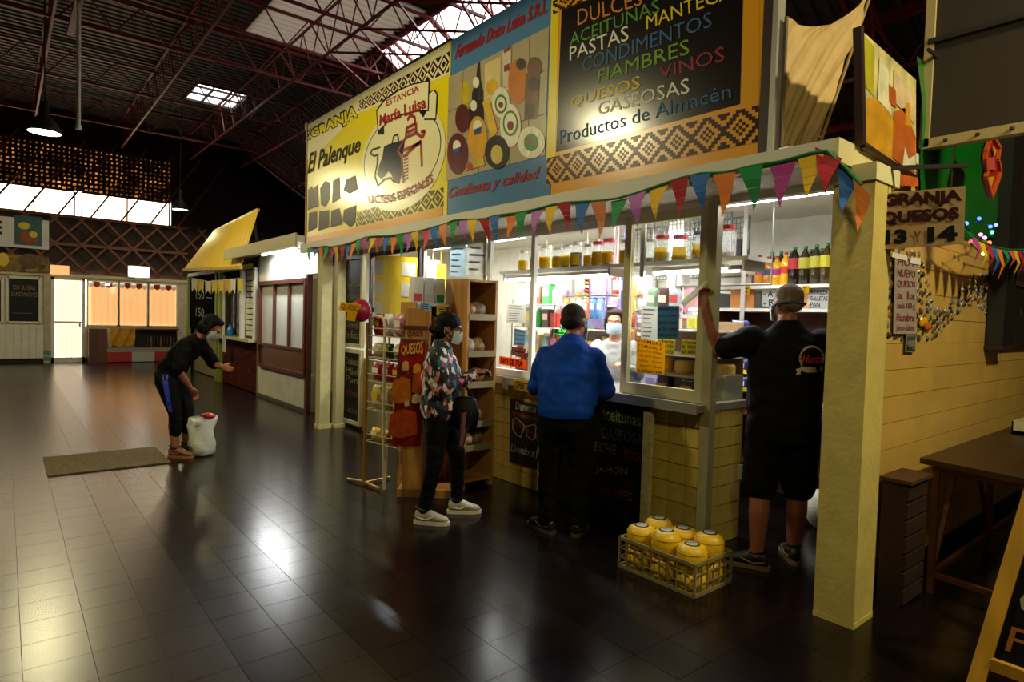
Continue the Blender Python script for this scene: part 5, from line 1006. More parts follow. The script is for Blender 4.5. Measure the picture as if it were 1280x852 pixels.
# hand painted board GRANJA QUESOS 13 Y 14
def atd(x,y,d): return CAM+ray(x,y)*d
P=[atd(1096,312,3.33),atd(1205,304,3.15),atd(1207,232,3.15),atd(1093,243,3.33)]; nb=(P[1]-P[0]).cross(P[3]-P[0]).normalized()
if nb.dot(CAM-P[0])<0: nb=-nb
t=thing('stall_sign','brown hand painted board reading GRANJA QUESOS 13 Y 14 beside the pillar','sign',P[0]); MB().poly(P,-nb*.015).build('board',mat('sign_kraft','8a6a3a',.6,var=.15),t)
def bw(s,px,c,b=.04):
    q=MB(); 
    Q=[]
    for x,y in px:
        d=ray(x,y); tt=(P[0]-CAM).dot(nb)/d.dot(nb); Q.append(CAM+d*tt+nb*.004)
    text(q,s,Q,b); q.build('lettering',c,t,fix=False,kind='stuff')
M_mw=mat('paint_maroon','2c0c0a',.8,spec=.1)
bw('GRANJA',[(1102,262),(1203,255),(1202,236),(1104,243)],M_mw,.06); bw('QUESOS',[(1100,283),(1200,276),(1199,258),(1101,265)],M_mw,.06); bw('13',[(1104,306),(1134,304),(1134,286),(1106,287)],mat('paint_black','0c090c',.8,spec=.1),.06); bw('Y',[(1142,304),(1151,303),(1152,288),(1142,289)],mat('paint_mauve','5a2230',.6),.03); bw('14',[(1159,303),(1197,301),(1196,281),(1159,284)],mat('paint_black','0c090c',.8,spec=.1),.06)
tp=P[3].lerp(P[2],.5); 
for u in (.15,.85): a=P[3].lerp(P[2],u); MB().tube([a,Vector((a.x,a.y,2.46 if u<.5 else 2.55))],.004,5).build('string',M_dark,t)
MB().bar(P[3].lerp(P[2],-.02)+Vector((0,0,.14)),P[3].lerp(P[2],1.02)+Vector((0,0,.1)),.02).build('hanger_bar',M_dark,t)
# beige tarp closing the side of the sign box
YT=1.77
cs=[pY(964,188,YT),pY(1020,178,YT),pY(1086,-8,YT),pY(966,20,YT)]
cs=[Vector((3.37,YT,2.6)),pY(1022,179,YT),pY(1086,-8,YT),Vector((3.37,YT,3.32))]
from mathutils import noise
def tarpf(u,v):
    p=quad(cs,u,v); top=Vector((0,0,0))
    if v>.8: top.z=-.12*math.sin(u*3.14)*(v-.8)*5
    return p+top+Vector((0,.008*math.sin((u*1.2-v*1.1)*13)+.022*noise.noise(Vector((u*3-v*2,v*2+u,1)))+.012*noise.noise(Vector((u*9-v*7,v*3+u*2,5)))+.004*math.sin((u-v*.9)*41),0))
q=MB(); q.grid(tarpf,40,40); t=thing('tarpaulin','creased beige tarpaulin closing the side of the big shop sign','tarpaulin',cs[0]); q.build('sheet',mat('tarp_beige','b89a66',.6,var=.12,bump=.2,bscale=25),t,smooth=True)
MB().tube([quad(cs,1,v/8)+Vector((.012,-.01,0)) for v in range(9)],.01,6).build('hem_rope',mat('rope_cream','8a7448',.7),t); MB().tube([quad(cs,0,v/8) for v in range(9)],.012,6).build('fixing_rail',mat('rail_dull','5a4c34',.7),t)
# food photo banner on the side
YB=1.40
cs2=[pY(1078,182,YB),pY(1145,221,YB),pY(1145,100,YB),pY(1075,36,YB)]
t=thing('food_banner','narrow banner photo of cheese and milk above the pillar','banner',cs2[0]); MB().poly(cs2,(0,.02,0)).build('sheet',mat('banner_pale','c0b47a',.4,var=.5,vscale=6),t)
def bp(u0,v0,pts,c,o): MB().poly([quad(cs2,u0+a,v0+b)-Vector((0,o,0)) for a,b in pts]).build('print',mat('bpr2_'+c,c,.35,var=.3,vscale=9),t,fix=False)
bp(0,.55,((.02,0),(.2,-.05),(.22,.4),(.02,.43)),'a8a020',.003); bp(0,0,((.02,.05),(.5,.02),(.62,.3),(.5,.45),(.2,.5),(.02,.4)),'c08a1c',.004); bp(.45,0,((.05,.05),(.5,0),(.53,.4),(.3,.62),(.1,.5)),'b0581a',.005); bp(.25,.5,((0,0),(.25,-.05),(.2,.35),(.05,.4)),'cfc8a8',.005); bp(.55,.55,((0,.05),(.4,-.02),(.42,.28),(0,.35)),'cbb08a',.005); bp(.75,.45,((0,0),(.12,.02),(.1,.25),(.02,.22)),'d0921e',.006); bp(.7,.03,((0,0),(.28,.02),(.25,.18),(.12,.1),(.05,.2)),'e0d8c0',.006); bp(.45,.55,((0,0),(.14,0),(.13,.16),(0,.17)),'a8501c',.006)
MB().bar(quad(cs2,0,0)+Vector((-.02,0,0)),quad(cs2,0,1)+Vector((-.02,0,0)),.04).build('frame_bar',mat('sign_frame_dark','2a1410',.4),t)
MB().bar(quad(cs2,0,0),quad(cs2,1,0)-Vector((0,0,.01)),.025).build('frame_bar',mat('sign_frame_dark','2a1410',.4),t)
for u in (.05,.9): a=quad(cs2,u,0); MB().bar(a+Vector((0,.03,0)),(a.x,YB+.03,2.55),.03).build('strut',M_dark,t)
ynote([(1120,232),(1148,232),(1148,222),(1114,215)],1.38,mat('orange_print','c05a20',.5,var=.4,vscale=12),'small orange printed strip under the cheese and milk banner','banner_strip','banner')
# back of a dark billboard
XB=4.4; a=pX(1155,181,XB); b=pX(1300,148,XB)
t=thing('billboard','back of a dark billboard with a cream edge hanging at top right','billboard',(XB,(a.y+b.y)/2,a.z)); MB().box(XB,XB+.04,b.y-.3,a.y,a.z+.02,4.6).build('panel',mat('billboard_dark','2a2018',.7,var=.1),t)
MB().box(XB-.02,XB+.05,a.y-.03,a.y+.02,a.z-.02,4.6).build('frame_bar',mat('frame_cream','a8986a',.5),t); MB().box(XB-.02,XB+.05,b.y-.3,a.y,a.z-.03,a.z+.03).build('frame_bar',mat('frame_cream','a8986a',.5),t); MB().box(XB-.03,XB,b.y-.3,a.y,3.35,3.38).build('seam_rib',mat('billboard_rib','1c1510',.7),t)
for k in range(3): MB().lathe([(.012,0),(.012,.012)],(XB-.03,a.y-.12-.16*k,a.z-.005),8).build('bolt',M_dark,t)
MB().bar((XB+.06,.5,4.55),(XB+.06,.5,6.9),.04).build('hanger',M_dark,t); MB().bar((XB+.06,1.2,4.55),(XB+.06,1.2,6.9),.04).build('hanger',M_dark,t)
# green foil drape
gc=[pY(1148,300,1.405),pY(1249,296,1.405),pY(1249,150,1.405),pY(1146,70,1.405)]
q=MB(); q.grid(lambda u,v: quad(gc,u,v)+Vector((0,-.014-.008*math.sin(u*9+4*v*v)*(.4+v)-.005*math.sin(v*11+u*6),0)),40,40)
t=thing('green_drape','shiny green foil drape hanging behind the hand painted board','drape',gc[0]); q.build('sheet',mat('green_foil','14701f',.15,.3,spec=.9),t,smooth=True); MB().tube([gc[3]+Vector((0,-.06,.02)),gc[2]+Vector((0,-.06,.02))],.012,6).build('rod',M_dark,t)
MB().bar(gc[3]+Vector((.2,0,0)),gc[3]+Vector((.2,0,1.5)),.02).build('hanger',M_dark,t); MB().bar(gc[2]+Vector((-.2,0,0)),gc[2]+Vector((-.2,0,1.5)),.02).build('hanger',M_dark,t)
# red and gold diamond lantern
st=[(1238,169),(1248,185),(1246,200),(1249,215),(1246,225),(1238,246),(1231,222),(1233,213),(1230,200),(1231,190)]
ps=[pY(x,y,1.18) for x,y in st]
t=thing('diamond_lantern','red and gold diamond ornament hanging in front of the green drape','ornament',ps[5]); q=MB(); q.poly(ps,(0,.02,0)); q.build('body',mat('lantern_red','8a1a14',.4),t); q=MB()
for a,b in zip(ps,ps[1:]+ps[:1]): q.bar(a-Vector((0,.005,0)),b-Vector((0,.005,0)),.022)
q.build('rim',mat('lantern_orange','b8501c',.4),t)
for pts in ([(1241,182),(1246,188),(1243,196)],[(1234,222),(1243,220),(1239,236)]): MB().poly([pY(x,y,1.165) for x,y in pts]).build('gold_inset',mat('lantern_gold','c8961c',.3),t,fix=False)
MB().poly([pY(x,y,1.165) for x,y in ((1233,198),(1243,196),(1245,212),(1234,213))]).build('red_inset',mat('lantern_pink','b84a40',.3),t,fix=False)
MB().tube([ps[0],ps[0]+Vector((0,.05,1.0))],.004,5).build('thread',M_dark,t)
# dark column and dark stall goods at the right edge
a=pY(1249,300,1.36); b=pY(1262,300,1.36); zl=pY(1255,436,1.36).z
t=thing('dark_column','black hanging column on the tan wall at the right edge','column',((a.x+b.x)/2,1.36,zl)); MB().box(a.x,b.x,1.3,1.41,zl,3.2).build('shaft',mat('column_black','0d0907',.6),t); MB().box(a.x-.01,b.x+.01,1.29,1.415,zl,zl+.03).build('foot',M_dark,t)
t=thing('dark_poster','dim dark poster hanging at the right edge beyond the black column','poster',(8,1.38,zl)); MB().box(b.x+.02,8.8,1.36,1.38,zl+.02,3.2).build('sheet',mat('poster_dim','241a16',.5,var=.7,vscale=3,stain=('4a3a34',5,.6)),t); MB().box(b.x+.02,8.8,1.34,1.36,2.0,2.04).build('strip',mat('poster_strip','3a2a22',.5),t)
# string lights
t=thing('string_lights','string of small coloured fairy lights by the hand painted board','string lights',pY(1225,290,1.25))
bl_=[(1208,279,'4060ff'),(1224,273,'3050ff'),(1238,283,'3a5cff'),(1245,281,'4a60ff'),(1240,290,'40e0a0'),(1226,293,'ff6080'),(1213,301,'ff3040'),(1237,303,'ff5030'),(1229,317,'a0e060'),(1231,297,'d080ff')]
for x,y,c in bl_:
    q=MB(); q.ell(pY(x,y,1.25),(.022,.012,.012),8,6); q.build('bulb',mat('bulb_'+c,c,emit=5,ecol=c),t)
MB().tube([pY(x,y+1.5,1.26) for x,y in ((1200,268),(1208,280),(1224,275),(1245,283),(1240,291),(1226,294),(1213,302),(1229,318),(1237,304),(1260,312))],.004,5).build('wire',mat('wire_black','0c0c0c',.5),t)
MB().tube([pY(1200,268,1.26),pY(1195,240,1.33)],.004,5).build('wire',mat('wire_black','0c0c0c',.5),t)
# second bunting
t=thing('bunting_garland','short garland of coloured pennants sagging across the tan wall at right','bunting',pY(1240,320,1.22))
f2=[(1209,287,305,'g'),(1218,296,331,'m'),(1227,303,338,'y'),(1235.5,306,339,'r'),(1242,309,345,'b'),(1248.5,311,352,'o'),(1255.5,312,336,'g'),(1262.5,313,336,'k'),(1268.5,313,345,'y'),(1274.5,313,344,'r'),(1280,312,340,'b'),(1287,311,340,'g')]
for k,(x,y,yt,c) in enumerate(f2):
    Y=1.2; w_=3.6 if x>1215 else 4; pa=pY(x-w_,y-1.5,Y); pb_=pY(x+w_,y+1,Y); tip=pY(x-2,yt,Y); q=MB(); bend=Vector((0,-.03,0)); mid0=lerp(pa,tip,.5)+bend; mid1=lerp(pb_,tip,.5)+bend; q.add([pa,pb_,mid1,mid0,tip],[(0,1,2,3),(3,2,4)]); q.build('pennant',mat('pennant_'+cc[c],cc[c],.7),t,fix=False)
MB().tube([pY(x,y-1,1.2) for x,y,_,_ in f2]+[pY(1320,300,1.2)],.007,5).build('cord',mat('green_ribbon','0b6a34',.6),t)
MB().tube([pY(1209,286,1.2),pY(1198,262,1.3)],.006,5).build('cord',mat('green_ribbon','0b6a34',.6),t)
# work table
t=thing('work_table','long dark wooden table on a rusty steel frame against the tan wall','table',(5.4,.98,0))
zt=.82; q=MB(); q.poly([(4.33,1.30,zt),(4.2,.62,zt),(6.9,.62,zt),(6.9,1.30,zt)],(0,0,-.035)); q.build('tabletop',mat('table_top','3a2416',.4,var=.4,vscale=1,wave=('X',10)),t)
M_rust=mat('rusty_steel','6a3a1c',.55,.2,var=.4,vscale=18)
for x,y in ((4.37,1.22),(4.3,.68),(5.6,1.22),(5.6,.68),(6.8,1.22),(6.8,.68)): MB().box(x-.018,x+.018,y-.018,y+.018,0,zt-.035).build('leg',M_rust,t)
for p,q_ in (((4.37,1.22,.12),(6.8,1.22,.12)),((4.3,.68,.12),(6.8,.68,.12)),((4.37,1.22,.12),(4.3,.68,.12)),((5.6,1.22,.12),(5.6,.68,.12)),((4.37,1.22,zt-.06),(6.8,1.22,zt-.06)),((4.3,.68,zt-.06),(6.8,.68,zt-.06)),((4.37,1.22,zt-.06),(4.3,.68,zt-.06))): MB().bar(p,q_,.03).build('rail',M_rust,t)
for p,q_ in (((4.4,1.22,.15),(4.75,1.22,.72)),((5.6,1.22,.15),(5.2,1.22,.72))): MB().bar(p,q_,.025).build('brace',M_rust,t)
solo('cardboard_tray',MB().box(6.0,6.5,.85,1.2,zt+.001,zt+.03).box(6.0,6.5,.85,.86,zt+.001,zt+.1).box(6.0,6.5,1.19,1.2,zt+.001,zt+.1).box(6.0,6.01,.85,1.2,zt+.001,zt+.1).box(6.49,6.5,.85,1.2,zt+.001,zt+.1),mat('tray_white','b8ac90',.5),'pale shallow tray on the far end of the dark wooden table','tray')
# dark wooden pallet leaning behind the table leg
t=thing('wooden_pallet','dark slatted wooden pallet standing between the pillar and the table','pallet',(4.1,1.3,0))
for i in range(7): MB().box(3.98,4.30,1.24,1.255,.02+i*.1,.1+i*.1).build('slat',mat('old_wood','2e1a10',.6,var=.4,vscale=1,wave=('X',10)),t)
for x in (3.98,4.27): MB().box(x,x+.035,1.255,1.38,0,.72).build('post',mat('old_wood','2e1a10',.6),t)
MB().box(3.96,4.32,1.22,1.39,.72,.74).build('top_board',mat('old_wood2','4a2c16',.6,var=.3),t)
# A-board at the bottom right corner
a=pZ(1222,850,.1); b=pZ(1300,588,1.0); dvv=(b-a)/(b.z-a.z)
def ab(u,z,o=0): return a+dvv*(z-a.z)+Vector((0,-u,0))+Vector((-.02-o,0,0))
t=thing('a_board','folding chalkboard with a yellow wooden frame at the bottom right corner','chalkboard',ab(.3,0))
M_aw=mat('a_board_wood','b8861c',.5,var=.3,vscale=1,wave=('Z',10))
for u in (0,.62): MB().bar(ab(u,0),ab(u,1.15),.06,.03,upv=(1,0,0)).build('rail',M_aw,t)
for z in (.19,1.12): MB().bar(ab(.03,z),ab(.59,z),.03,.05,upv=(0,0,1)).build('crossbar',M_aw,t)
MB().poly([ab(.025,.2,-.006),ab(.6,.2,-.006),ab(.6,1.1,-.006),ab(.025,1.1,-.006)],(.012,0,0)).build('board',M_black,t)
for s,u0,u1,z,h,c in (('Frutas',.06,.5,.26,.1,'8a4a14'),('Cerezas',.06,.54,.42,.11,'8a7a5a'),('Choclo',.06,.5,.58,.1,'5a5a50'),('Pan',.07,.3,.74,.12,'a83418')):
    q=MB(); text(q,s,[ab(u0,z,.004),ab(u1,z,.004),ab(u1,z+h,.004),ab(u0,z+h,.004)],0); q.build('lettering',mat('chalk_'+c,c,.9),t,fix=False,kind='stuff')
for u in (0,.62): MB().bar(Vector((ab(u,1.12).x+.02,ab(u,1.12).y,1.12)),Vector((ab(u,1.12).x+.45,ab(u,1.12).y,0)),.04,.03).build('rear_leg',M_aw,t)

# lamp added out of view at right to brighten the tan wall and tarpaulin
pendant((3.8,-1.3,4.3),.2,'pendant lamp added out of view to light the tan wall and tarpaulin',520,top=6.9)
# ================================================================ people
from mathutils.bvhtree import BVHTree
def remesh(mb, voxel=.011, smooth=3, wr=0, wscale=9, seed=0, zmin=None):
    me=bpy.data.meshes.new('tmp'); me.from_pydata([tuple(p) for p in mb.v],[],mb.f)
    bm=bmesh.new(); bm.from_mesh(me); bmesh.ops.recalc_face_normals(bm,faces=bm.faces); bm.to_mesh(me); bm.free()
    ob=bpy.data.objects.new('tmp',me); COL.objects.link(ob)
    r=ob.modifiers.new('r','REMESH'); r.mode='VOXEL'; r.voxel_size=voxel
    s=ob.modifiers.new('s','SMOOTH'); s.iterations=smooth; s.factor=.5
    dg=bpy.context.evaluated_depsgraph_get(); ev=ob.evaluated_get(dg); out=bpy.data.meshes.new_from_object(ev)
    bpy.data.objects.remove(ob); bpy.data.meshes.remove(me)
    if wr:
        ns=[v.normal.copy() for v in out.vertices]
        for v,n in zip(out.vertices,ns):
            p=v.co; a=noise.noise(Vector((p.x*wscale,p.y*wscale,p.z*wscale*1.7+seed)))+.5*noise.noise(Vector((p.x*wscale*2.3+seed,p.y*wscale*2.3,p.z*wscale*3)))
            v.co=p+n*(a*wr)
    return out
def put(name,me,m,parent,label=None):
    me.name=name; me.materials.clear()
    for k in (m if isinstance(m,(list,tuple)) else [m]): me.materials.append(k)
    me.polygons.foreach_set('use_smooth',[True]*len(me.polygons))
    o=bpy.data.objects.new(name,me); COL.objects.link(o); o.parent=parent
    if label: o['label']=label
    return o
V=Vector
def trunk(q,rings,lat=(0,1,0),n=18):
    """rings: (centre, half width, half depth); planes follow the spine"""
    L=V(lat); out=[]
    for i,(c,w_,d) in enumerate(rings):
        a=V(rings[max(i-1,0)][0]); b=V(rings[min(i+1,len(rings)-1)][0]); t=(b-a).normalized(); l=(L-t*L.dot(t)).normalized(); f=l.cross(t)
        out.append([V(c)+l*(w_*math.cos(2*math.pi*k/n)*(1 if True else 1))+f*(d*math.sin(2*math.pi*k/n)) for k in range(n)])
    q.loft(out)
def limb(q,pts,rs,n=12):
    q.tube(pts,rs,n)
    for p,r in zip(pts,rs): q.ell(p,(r*.97,)*3,10,7)
def hand(q,w,d,nrm,curl=.6,size=1.0,side=1):
    """wrist, pointing direction, palm normal: palm plus five bent fingers"""
    w=V(w); d=V(d).normalized(); nrm=V(nrm); nrm=(nrm-d*nrm.dot(d)).normalized(); s=d.cross(nrm)*side; k=size
    M=Matrix((d,s,nrm)).transposed(); q.ell(w+d*.045*k,(.055*k,.04*k,.018*k),12,8,M=M); limb(q,[w-d*.02,w+d*.02*k],[.024*k,.026*k])
    for i,(o,l) in enumerate(((-.03,.062),(-.01,.075),(.01,.07),(.029,.055))):
        b=w+d*.085*k+s*o*k; d1=(d*math.cos(curl*.5)-nrm*math.sin(curl*.5)); d2=(d*math.cos(curl*1.4)-nrm*math.sin(curl*1.4)); d3=(d*math.cos(curl*2.2)-nrm*math.sin(curl*2.2))
        p1=b+d1*l*.45*k; p2=p1+d2*l*.33*k; p3=p2+d3*l*.26*k; limb(q,[b-d*.02*k,b,p1,p2,p3],[.0095*k,.0095*k,.009*k,.0085*k,.0075*k],8)
    b=w+d*.02*k-s*.035*k; t1=(d*.7-s*.6-nrm*.3).normalized(); p1=b+t1*.035*k; p2=p1+(d*.9-nrm*.4).normalized()*.03*k; limb(q,[w+d*.01*k-s*.015*k,b,p1,p2],[.013*k,.0115*k,.0105*k,.009*k],8)
def head(root,q,c,fwd,upv,hair,skin,size=1.0,mask=None,glasses=False,hairstyle='short',strap=None,hairm=None):
    """adds the head to the body builder q and hair, eyes, mask as children (local coordinates)"""
    c=V(c); f=V(fwd).normalized(); u=V(upv); u=(u-f*u.dot(f)).normalized(); l=u.cross(f); k=size
    M=Matrix((f,l,u)).transposed(); P=lambda x,y,z: c+M@V((x*k,y*k,z*k))
    E=lambda x,y,z,a,b,d: q.ell(P(x,y,z),(a*k,b*k,d*k),16,11,M=M)
    E(-.012,0,.03,.098,.076,.09); E(.028,0,-.035,.062,.062,.078); E(.05,0,-.075,.038,.042,.032)
    E(.092,0,-.012,.017,.013,.022); E(.088,0,.006,.012,.01,.028); E(.075,.033,-.02,.025,.022,.02); E(.075,-.033,-.02,.025,.022,.02)
    E(.083,0,-.052,.012,.024,.008); E(.083,0,-.063,.011,.02,.008); E(.08,0,.035,.018,.05,.012)
    for s in (-1,1): E(-.005,s*.077,-.005,.018,.009,.03)
    kids_={}
    # eyes and brows
    for s in (-1,1):
        m=MB(); m.ell(P(.079,s*.032,.008),(.010*k,.014*k,.009*k),10,7,M=M); m.build('eye',mat('eye_white','cfc8bc',.3),root,world=False,smooth=True)
        m=MB(); m.ell(P(.087,s*.032,.008),(.004*k,.006*k,.006*k),8,6,M=M); m.build('pupil',M_ink,root,world=False)
        m=MB(); m.tube([P(.088,s*.015,.03),P(.088,s*.032,.035),P(.078,s*.05,.03)],.004*k,6); m.build('eyebrow',hair,root,world=False)
    # hair
    h=MB(); H=lambda x,y,z,a,b,d: h.ell(P(x,y,z),(a*k,b*k,d*k),16,11,M=M)
    if hairstyle=='short': H(-.026,0,.045,.1,.083,.088); H(-.05,0,-.005,.068,.079,.07)
    elif hairstyle=='bun': H(-.02,0,.048,.107,.088,.088); H(-.052,0,-.02,.072,.086,.085); H(-.12,0,-.03,.04,.045,.04); 
    elif hairstyle=='loose': H(-.036,0,.05,.105,.096,.086); H(-.06,0,-.03,.075,.096,.1); H(.005,.085,-.01,.032,.02,.08); H(.005,-.085,-.01,.032,.02,.08); H(.0,0,.1,.075,.085,.03)
    elif hairstyle=='crop': H(-.022,0,.045,.098,.079,.082); H(-.05,0,.0,.062,.075,.055)
    me=remesh(h,.009,3,.006 if hairstyle in('bun','loose') else .003,40); put('hair',me,hair,root)
    if mask:
        m=MB()
        def mf(uu,vv):
            a=(uu-.5)*2.3; z=lerp(-.098,.0,vv)+.012*(1-abs(uu-.5)*2)*(vv-.3); r=.088+.018*math.cos(a)*math.sin(vv*2.6+.2); return P(.012+r*math.cos(a)*1.02, r*math.sin(a)*.86, z)
        m.grid(mf,14,8); m.build('face_mask',mask,root,world=False,smooth=True)
        for s in (-1,1): m=MB(); m.tube([P(.04,s*.074,-.03),P(-.01,s*.09,.0),P(-.028,s*.085,.012),P(-.02,s*.088,-.03),P(.035,s*.072,-.075)],.0022*k,5); m.build('mask_loop',mask,root,world=False)
    if glasses:
        for s in (-1,1):
            m=MB(); m.tube([P(.1,s*.034+.022*math.cos(a),.008+.017*math.sin(a)) for a in [i*.5236 for i in range(13)]],.0028*k,6); m.build('glasses_rim',M_ink,root,world=False)
            m=MB(); m.tube([P(.098,s*.056,.012),P(.05,s*.083,.014),P(-.01,s*.086,.012)],.0026*k,6); m.build('glasses_arm',M_ink,root,world=False)
        m=MB(); m.tube([P(.101,.012,.012),P(.104,0,.014),P(.101,-.012,.012)],.0026*k,6); m.build('glasses_bridge',M_ink,root,world=False)
    if strap:
        m=MB(); m.tube([P(.03,.09,-.02)]+[P(-.03-.09*math.sin(a),.09*math.cos(a),.0) for a in (.2,.8,1.57,2.3,2.9)]+[P(.03,-.09,-.02)],.006*k,6); m.build('mask_strap',strap,root,world=False)
    return P
def shoe(root,p,d,m,sole,L=.27,hgt=.08):
    p=V(p); d=V((d[0],d[1],0)).normalized(); s=V((-d.y,d.x,0)); q=MB()
    rings=[]
    for t,w_,h in ((-.07,.028,.07),(-.05,.036,.095),(.0,.04,.105),(.06,.044,.085),(.12,.047,.06),(.17,.04,.045),(.2,.018,.03)):
        t*=L/.27; rings.append([p+d*t+s*(w_*math.cos(a))+V((0,0,.022+h*.5+h*.5*math.sin(a))) for a in [i*math.pi/5 for i in range(10)]])
    q.loft(rings); o=put('shoe',remesh(q,.008,2),m,root)
    q=MB(); ring=[(-.085,.0),(-.075,.028),(-.03,.04),(.05,.044),(.12,.05),(.18,.04),(.212,.012)]; pts=[(a,b) for a,b in ring]+[(a,-b) for a,b in ring[::-1][:-1]]
    q.loft([[p+d*a*L/.27+s*b+V((0,0,z)) for a,b in pts] for z in (.002,.028)]); 
    so=MB(); so.v=q.v; so.f=q.f; so.m=q.m; so.build('sole',sole,o,world=False)
    for k in range(4): m2=MB(); a=p+d*(.045+.024*k)*L/.27+V((0,0,.112-.013*k)); m2.tube([a-s*.026-V((0,0,.012)),a+V((0,0,.004)),a+s*.026-V((0,0,.012))],.0035,5); m2.build('lace',sole,o,world=False)
    m2=MB(); m2.tube([p+d*(-.01+.052*math.cos(a))+s*(.042*math.sin(a))+V((0,0,.118-.012*math.cos(a))) for a in [i*math.pi/7 for i in range(15)]],.009,6); m2.build('collar',mat('shoe_collar','2e2a26',.8) if m is not M_shoeb else M_shoeb,o,world=False)
    for e in (-1,1): m2=MB(); m2.tube([p+d*(-.05)*L/.27+s*(e*.041)+V((0,0,.06)),p+d*.02+s*(e*.046)+V((0,0,.045)),p+d*.09*L/.27+s*(e*.047)+V((0,0,.07))],.005,6); m2.build('side_stripe',sole,o,world=False)
    return o
M_shoeb=mat('shoe_black','0c0a09',.5)
M_blk=mat('black_cloth',(.0022,.0018,.0022),.8,spec=.12); M_leg=mat('black_leggings',(.002,.0016,.0024),.7,spec=.15)
M_mask=mat('mask_white','a4acac',.8); M_maskb=mat('mask_blue','a3b8c2',.8)
M_hair=mat('hair_dark','0a0606',.7,spec=.15,bump=.4,bscale=140); M_hairb=mat('hair_brown','2e1c12',.7,spec=.15,bump=.4,bscale=140); M_hairg=mat('hair_grey','6a5c4a',.8,spec=.1,var=.4,vscale=30,bump=.4,bscale=160)
# patterned jacket material
m=bpy.data.materials.new('patterned_jacket'); m.use_nodes=True; nt=m.node_tree; b=nt.nodes['Principled BSDF']; b.inputs['Roughness'].default_value=.7
tc=nt.nodes.new('ShaderNodeTexCoord'); mp=nt.nodes.new('ShaderNodeMapping'); mp.inputs['Scale'].default_value=(34,34,20); mp.inputs['Rotation'].default_value=(.5,.6,.3); vo=nt.nodes.new('ShaderNodeTexVoronoi'); vo.distance='MANHATTAN'; vo.inputs['Scale'].default_value=1
sp2=nt.nodes.new('ShaderNodeSeparateColor'); cr=nt.nodes.new('ShaderNodeValToRGB'); cr.color_ramp.interpolation='CONSTANT'
cols=[(0,'0c0a12'),(.36,'d6d0d0'),(.5,'c0568a'),(.58,'1a1420'),(.68,'2a6a8a'),(.76,'d8a8b8'),(.84,'101018'),(.92,'c07a4a')]
for i,(p,c) in enumerate(cols):
    e=cr.color_ramp.elements[i] if i<2 else cr.color_ramp.elements.new(p); e.position=p; e.color=(*lin(c),1)
nt.links.new(tc.outputs['Object'],mp.inputs[0]); nt.links.new(mp.outputs[0],vo.inputs['Vector']); nt.links.new(vo.outputs['Color'],sp2.inputs[0]); nt.links.new(sp2.outputs[0],cr.inputs[0]); nt.links.new(cr.outputs[0],b.inputs['Base Color']); M_jack=m
# ---- woman with patterned jacket
R=thing('person','woman in a patterned jacket and black trousers looking at a phone beside the pine shelves','person',(2.64,4.08,0),math.atan2(-.6,.8))
q=MB()
ra=V((-.09,-.12,.09)); la=V((.15,.15,.09)); rk=V((-.02,-.12,.47)); lk=V((.15,.12,.47)); rh=V((0,-.09,.84)); lh=V((.02,.09,.84))
for h,k_,a in ((rh,rk,ra),(lh,lk,la)): limb(q,[h,k_,a],[.08,.05,.036]); limb(q,[a,a+V((.09,0,-.05))],[.036,.03])
trunk(q,[((0,0,.78),.14,.1),((0,0,.9),.16,.11),((0,0,1.05),.125,.09),((.0,0,1.2),.15,.1),((0,0,1.32),.13,.07),((.01,0,1.37),.055,.05),((.025,0,1.44),.048,.05)])
arms=[]
for s in (-1,1):
    sh=V((0,s*.165,1.30)); el=V((.04,s*.22,1.05)); wr=V((.27,s*.07,1.15)); arms.append((sh,el,wr)); limb(q,[sh,el,wr],[.045,.038,.026]); hand(q,wr,V((.9,-s*.25,.25)),V((0,-s*.5,1)),.8,.95,s)
HP=head(R,q,(.06,0,1.50),(.93,-.05,-.22),(.22,0,1),M_hair,M_skin,.98,M_mask,True,'bun')
put('body',remesh(q,.008,2),M_skin2,R)
q=MB(); trunk(q,[((.0,0,.80),.175,.13),((.005,0,.86),.2,.155),((.01,0,1.0),.2,.155),((.01,0,1.15),.2,.155),((.0,0,1.27),.185,.125),((0,0,1.335),.13,.09),((.01,0,1.38),.078,.075),((.015,0,1.41),.07,.068)])
for sh,el,wr in arms: limb(q,[sh,el,lerp(el,wr,.95)],[.075,.066,.042])
put('jacket',remesh(q,.011,3,.012,11,3),M_jack,R)
q=MB(); trunk(q,[((0,0,.72),.15,.115),((0,0,.8),.168,.125),((0,0,.9),.165,.12)])
for h,k_,a in ((rh,rk,ra),(lh,lk,la)): limb(q,[h,k_,a+V((0,0,.02))],[.1,.068,.05])
put('trousers',remesh(q,.011,3,.006,12,5),M_leg,R)
M_snk=mat('sneaker_grey','a8a08c',.6,var=.15,vscale=40); M_sole=mat('sole_white','c8c2b0',.5)
for a,d in ((ra,(1,-.15)),(la,(1,.05))): shoe(R,(a.x,a.y,0),d,M_snk,M_sole,.26)
t=thing('phone','dark phone held up in both hands by the woman in the patterned jacket','phone',(0,0,0)); RT=Matrix.Translation(R.location)@Matrix.Rotation(R.rotation_euler.z,4,'Z'); W=lambda x,y,z: RT@V((x,y,z))
q=MB(); c=[W(.37,-.04,1.17),W(.37,.04,1.17),W(.42,.04,1.30),W(.42,-.04,1.30)]; t.location=c[0]; q.poly(c,V((.008,-.005,-.003))); q.build('case',M_ink,t); MB().poly([lerp(p,sum(c,V())/4,.1)-V((.001,0,-.001)) for p in c]).build('screen',mat('phone_screen','20262c',.1),t,fix=False)
t=thing('handbag','black handbag hanging from the arm of the woman in the patterned jacket','handbag',W(.2,-.12,.72)); q=MB()
rings=[]
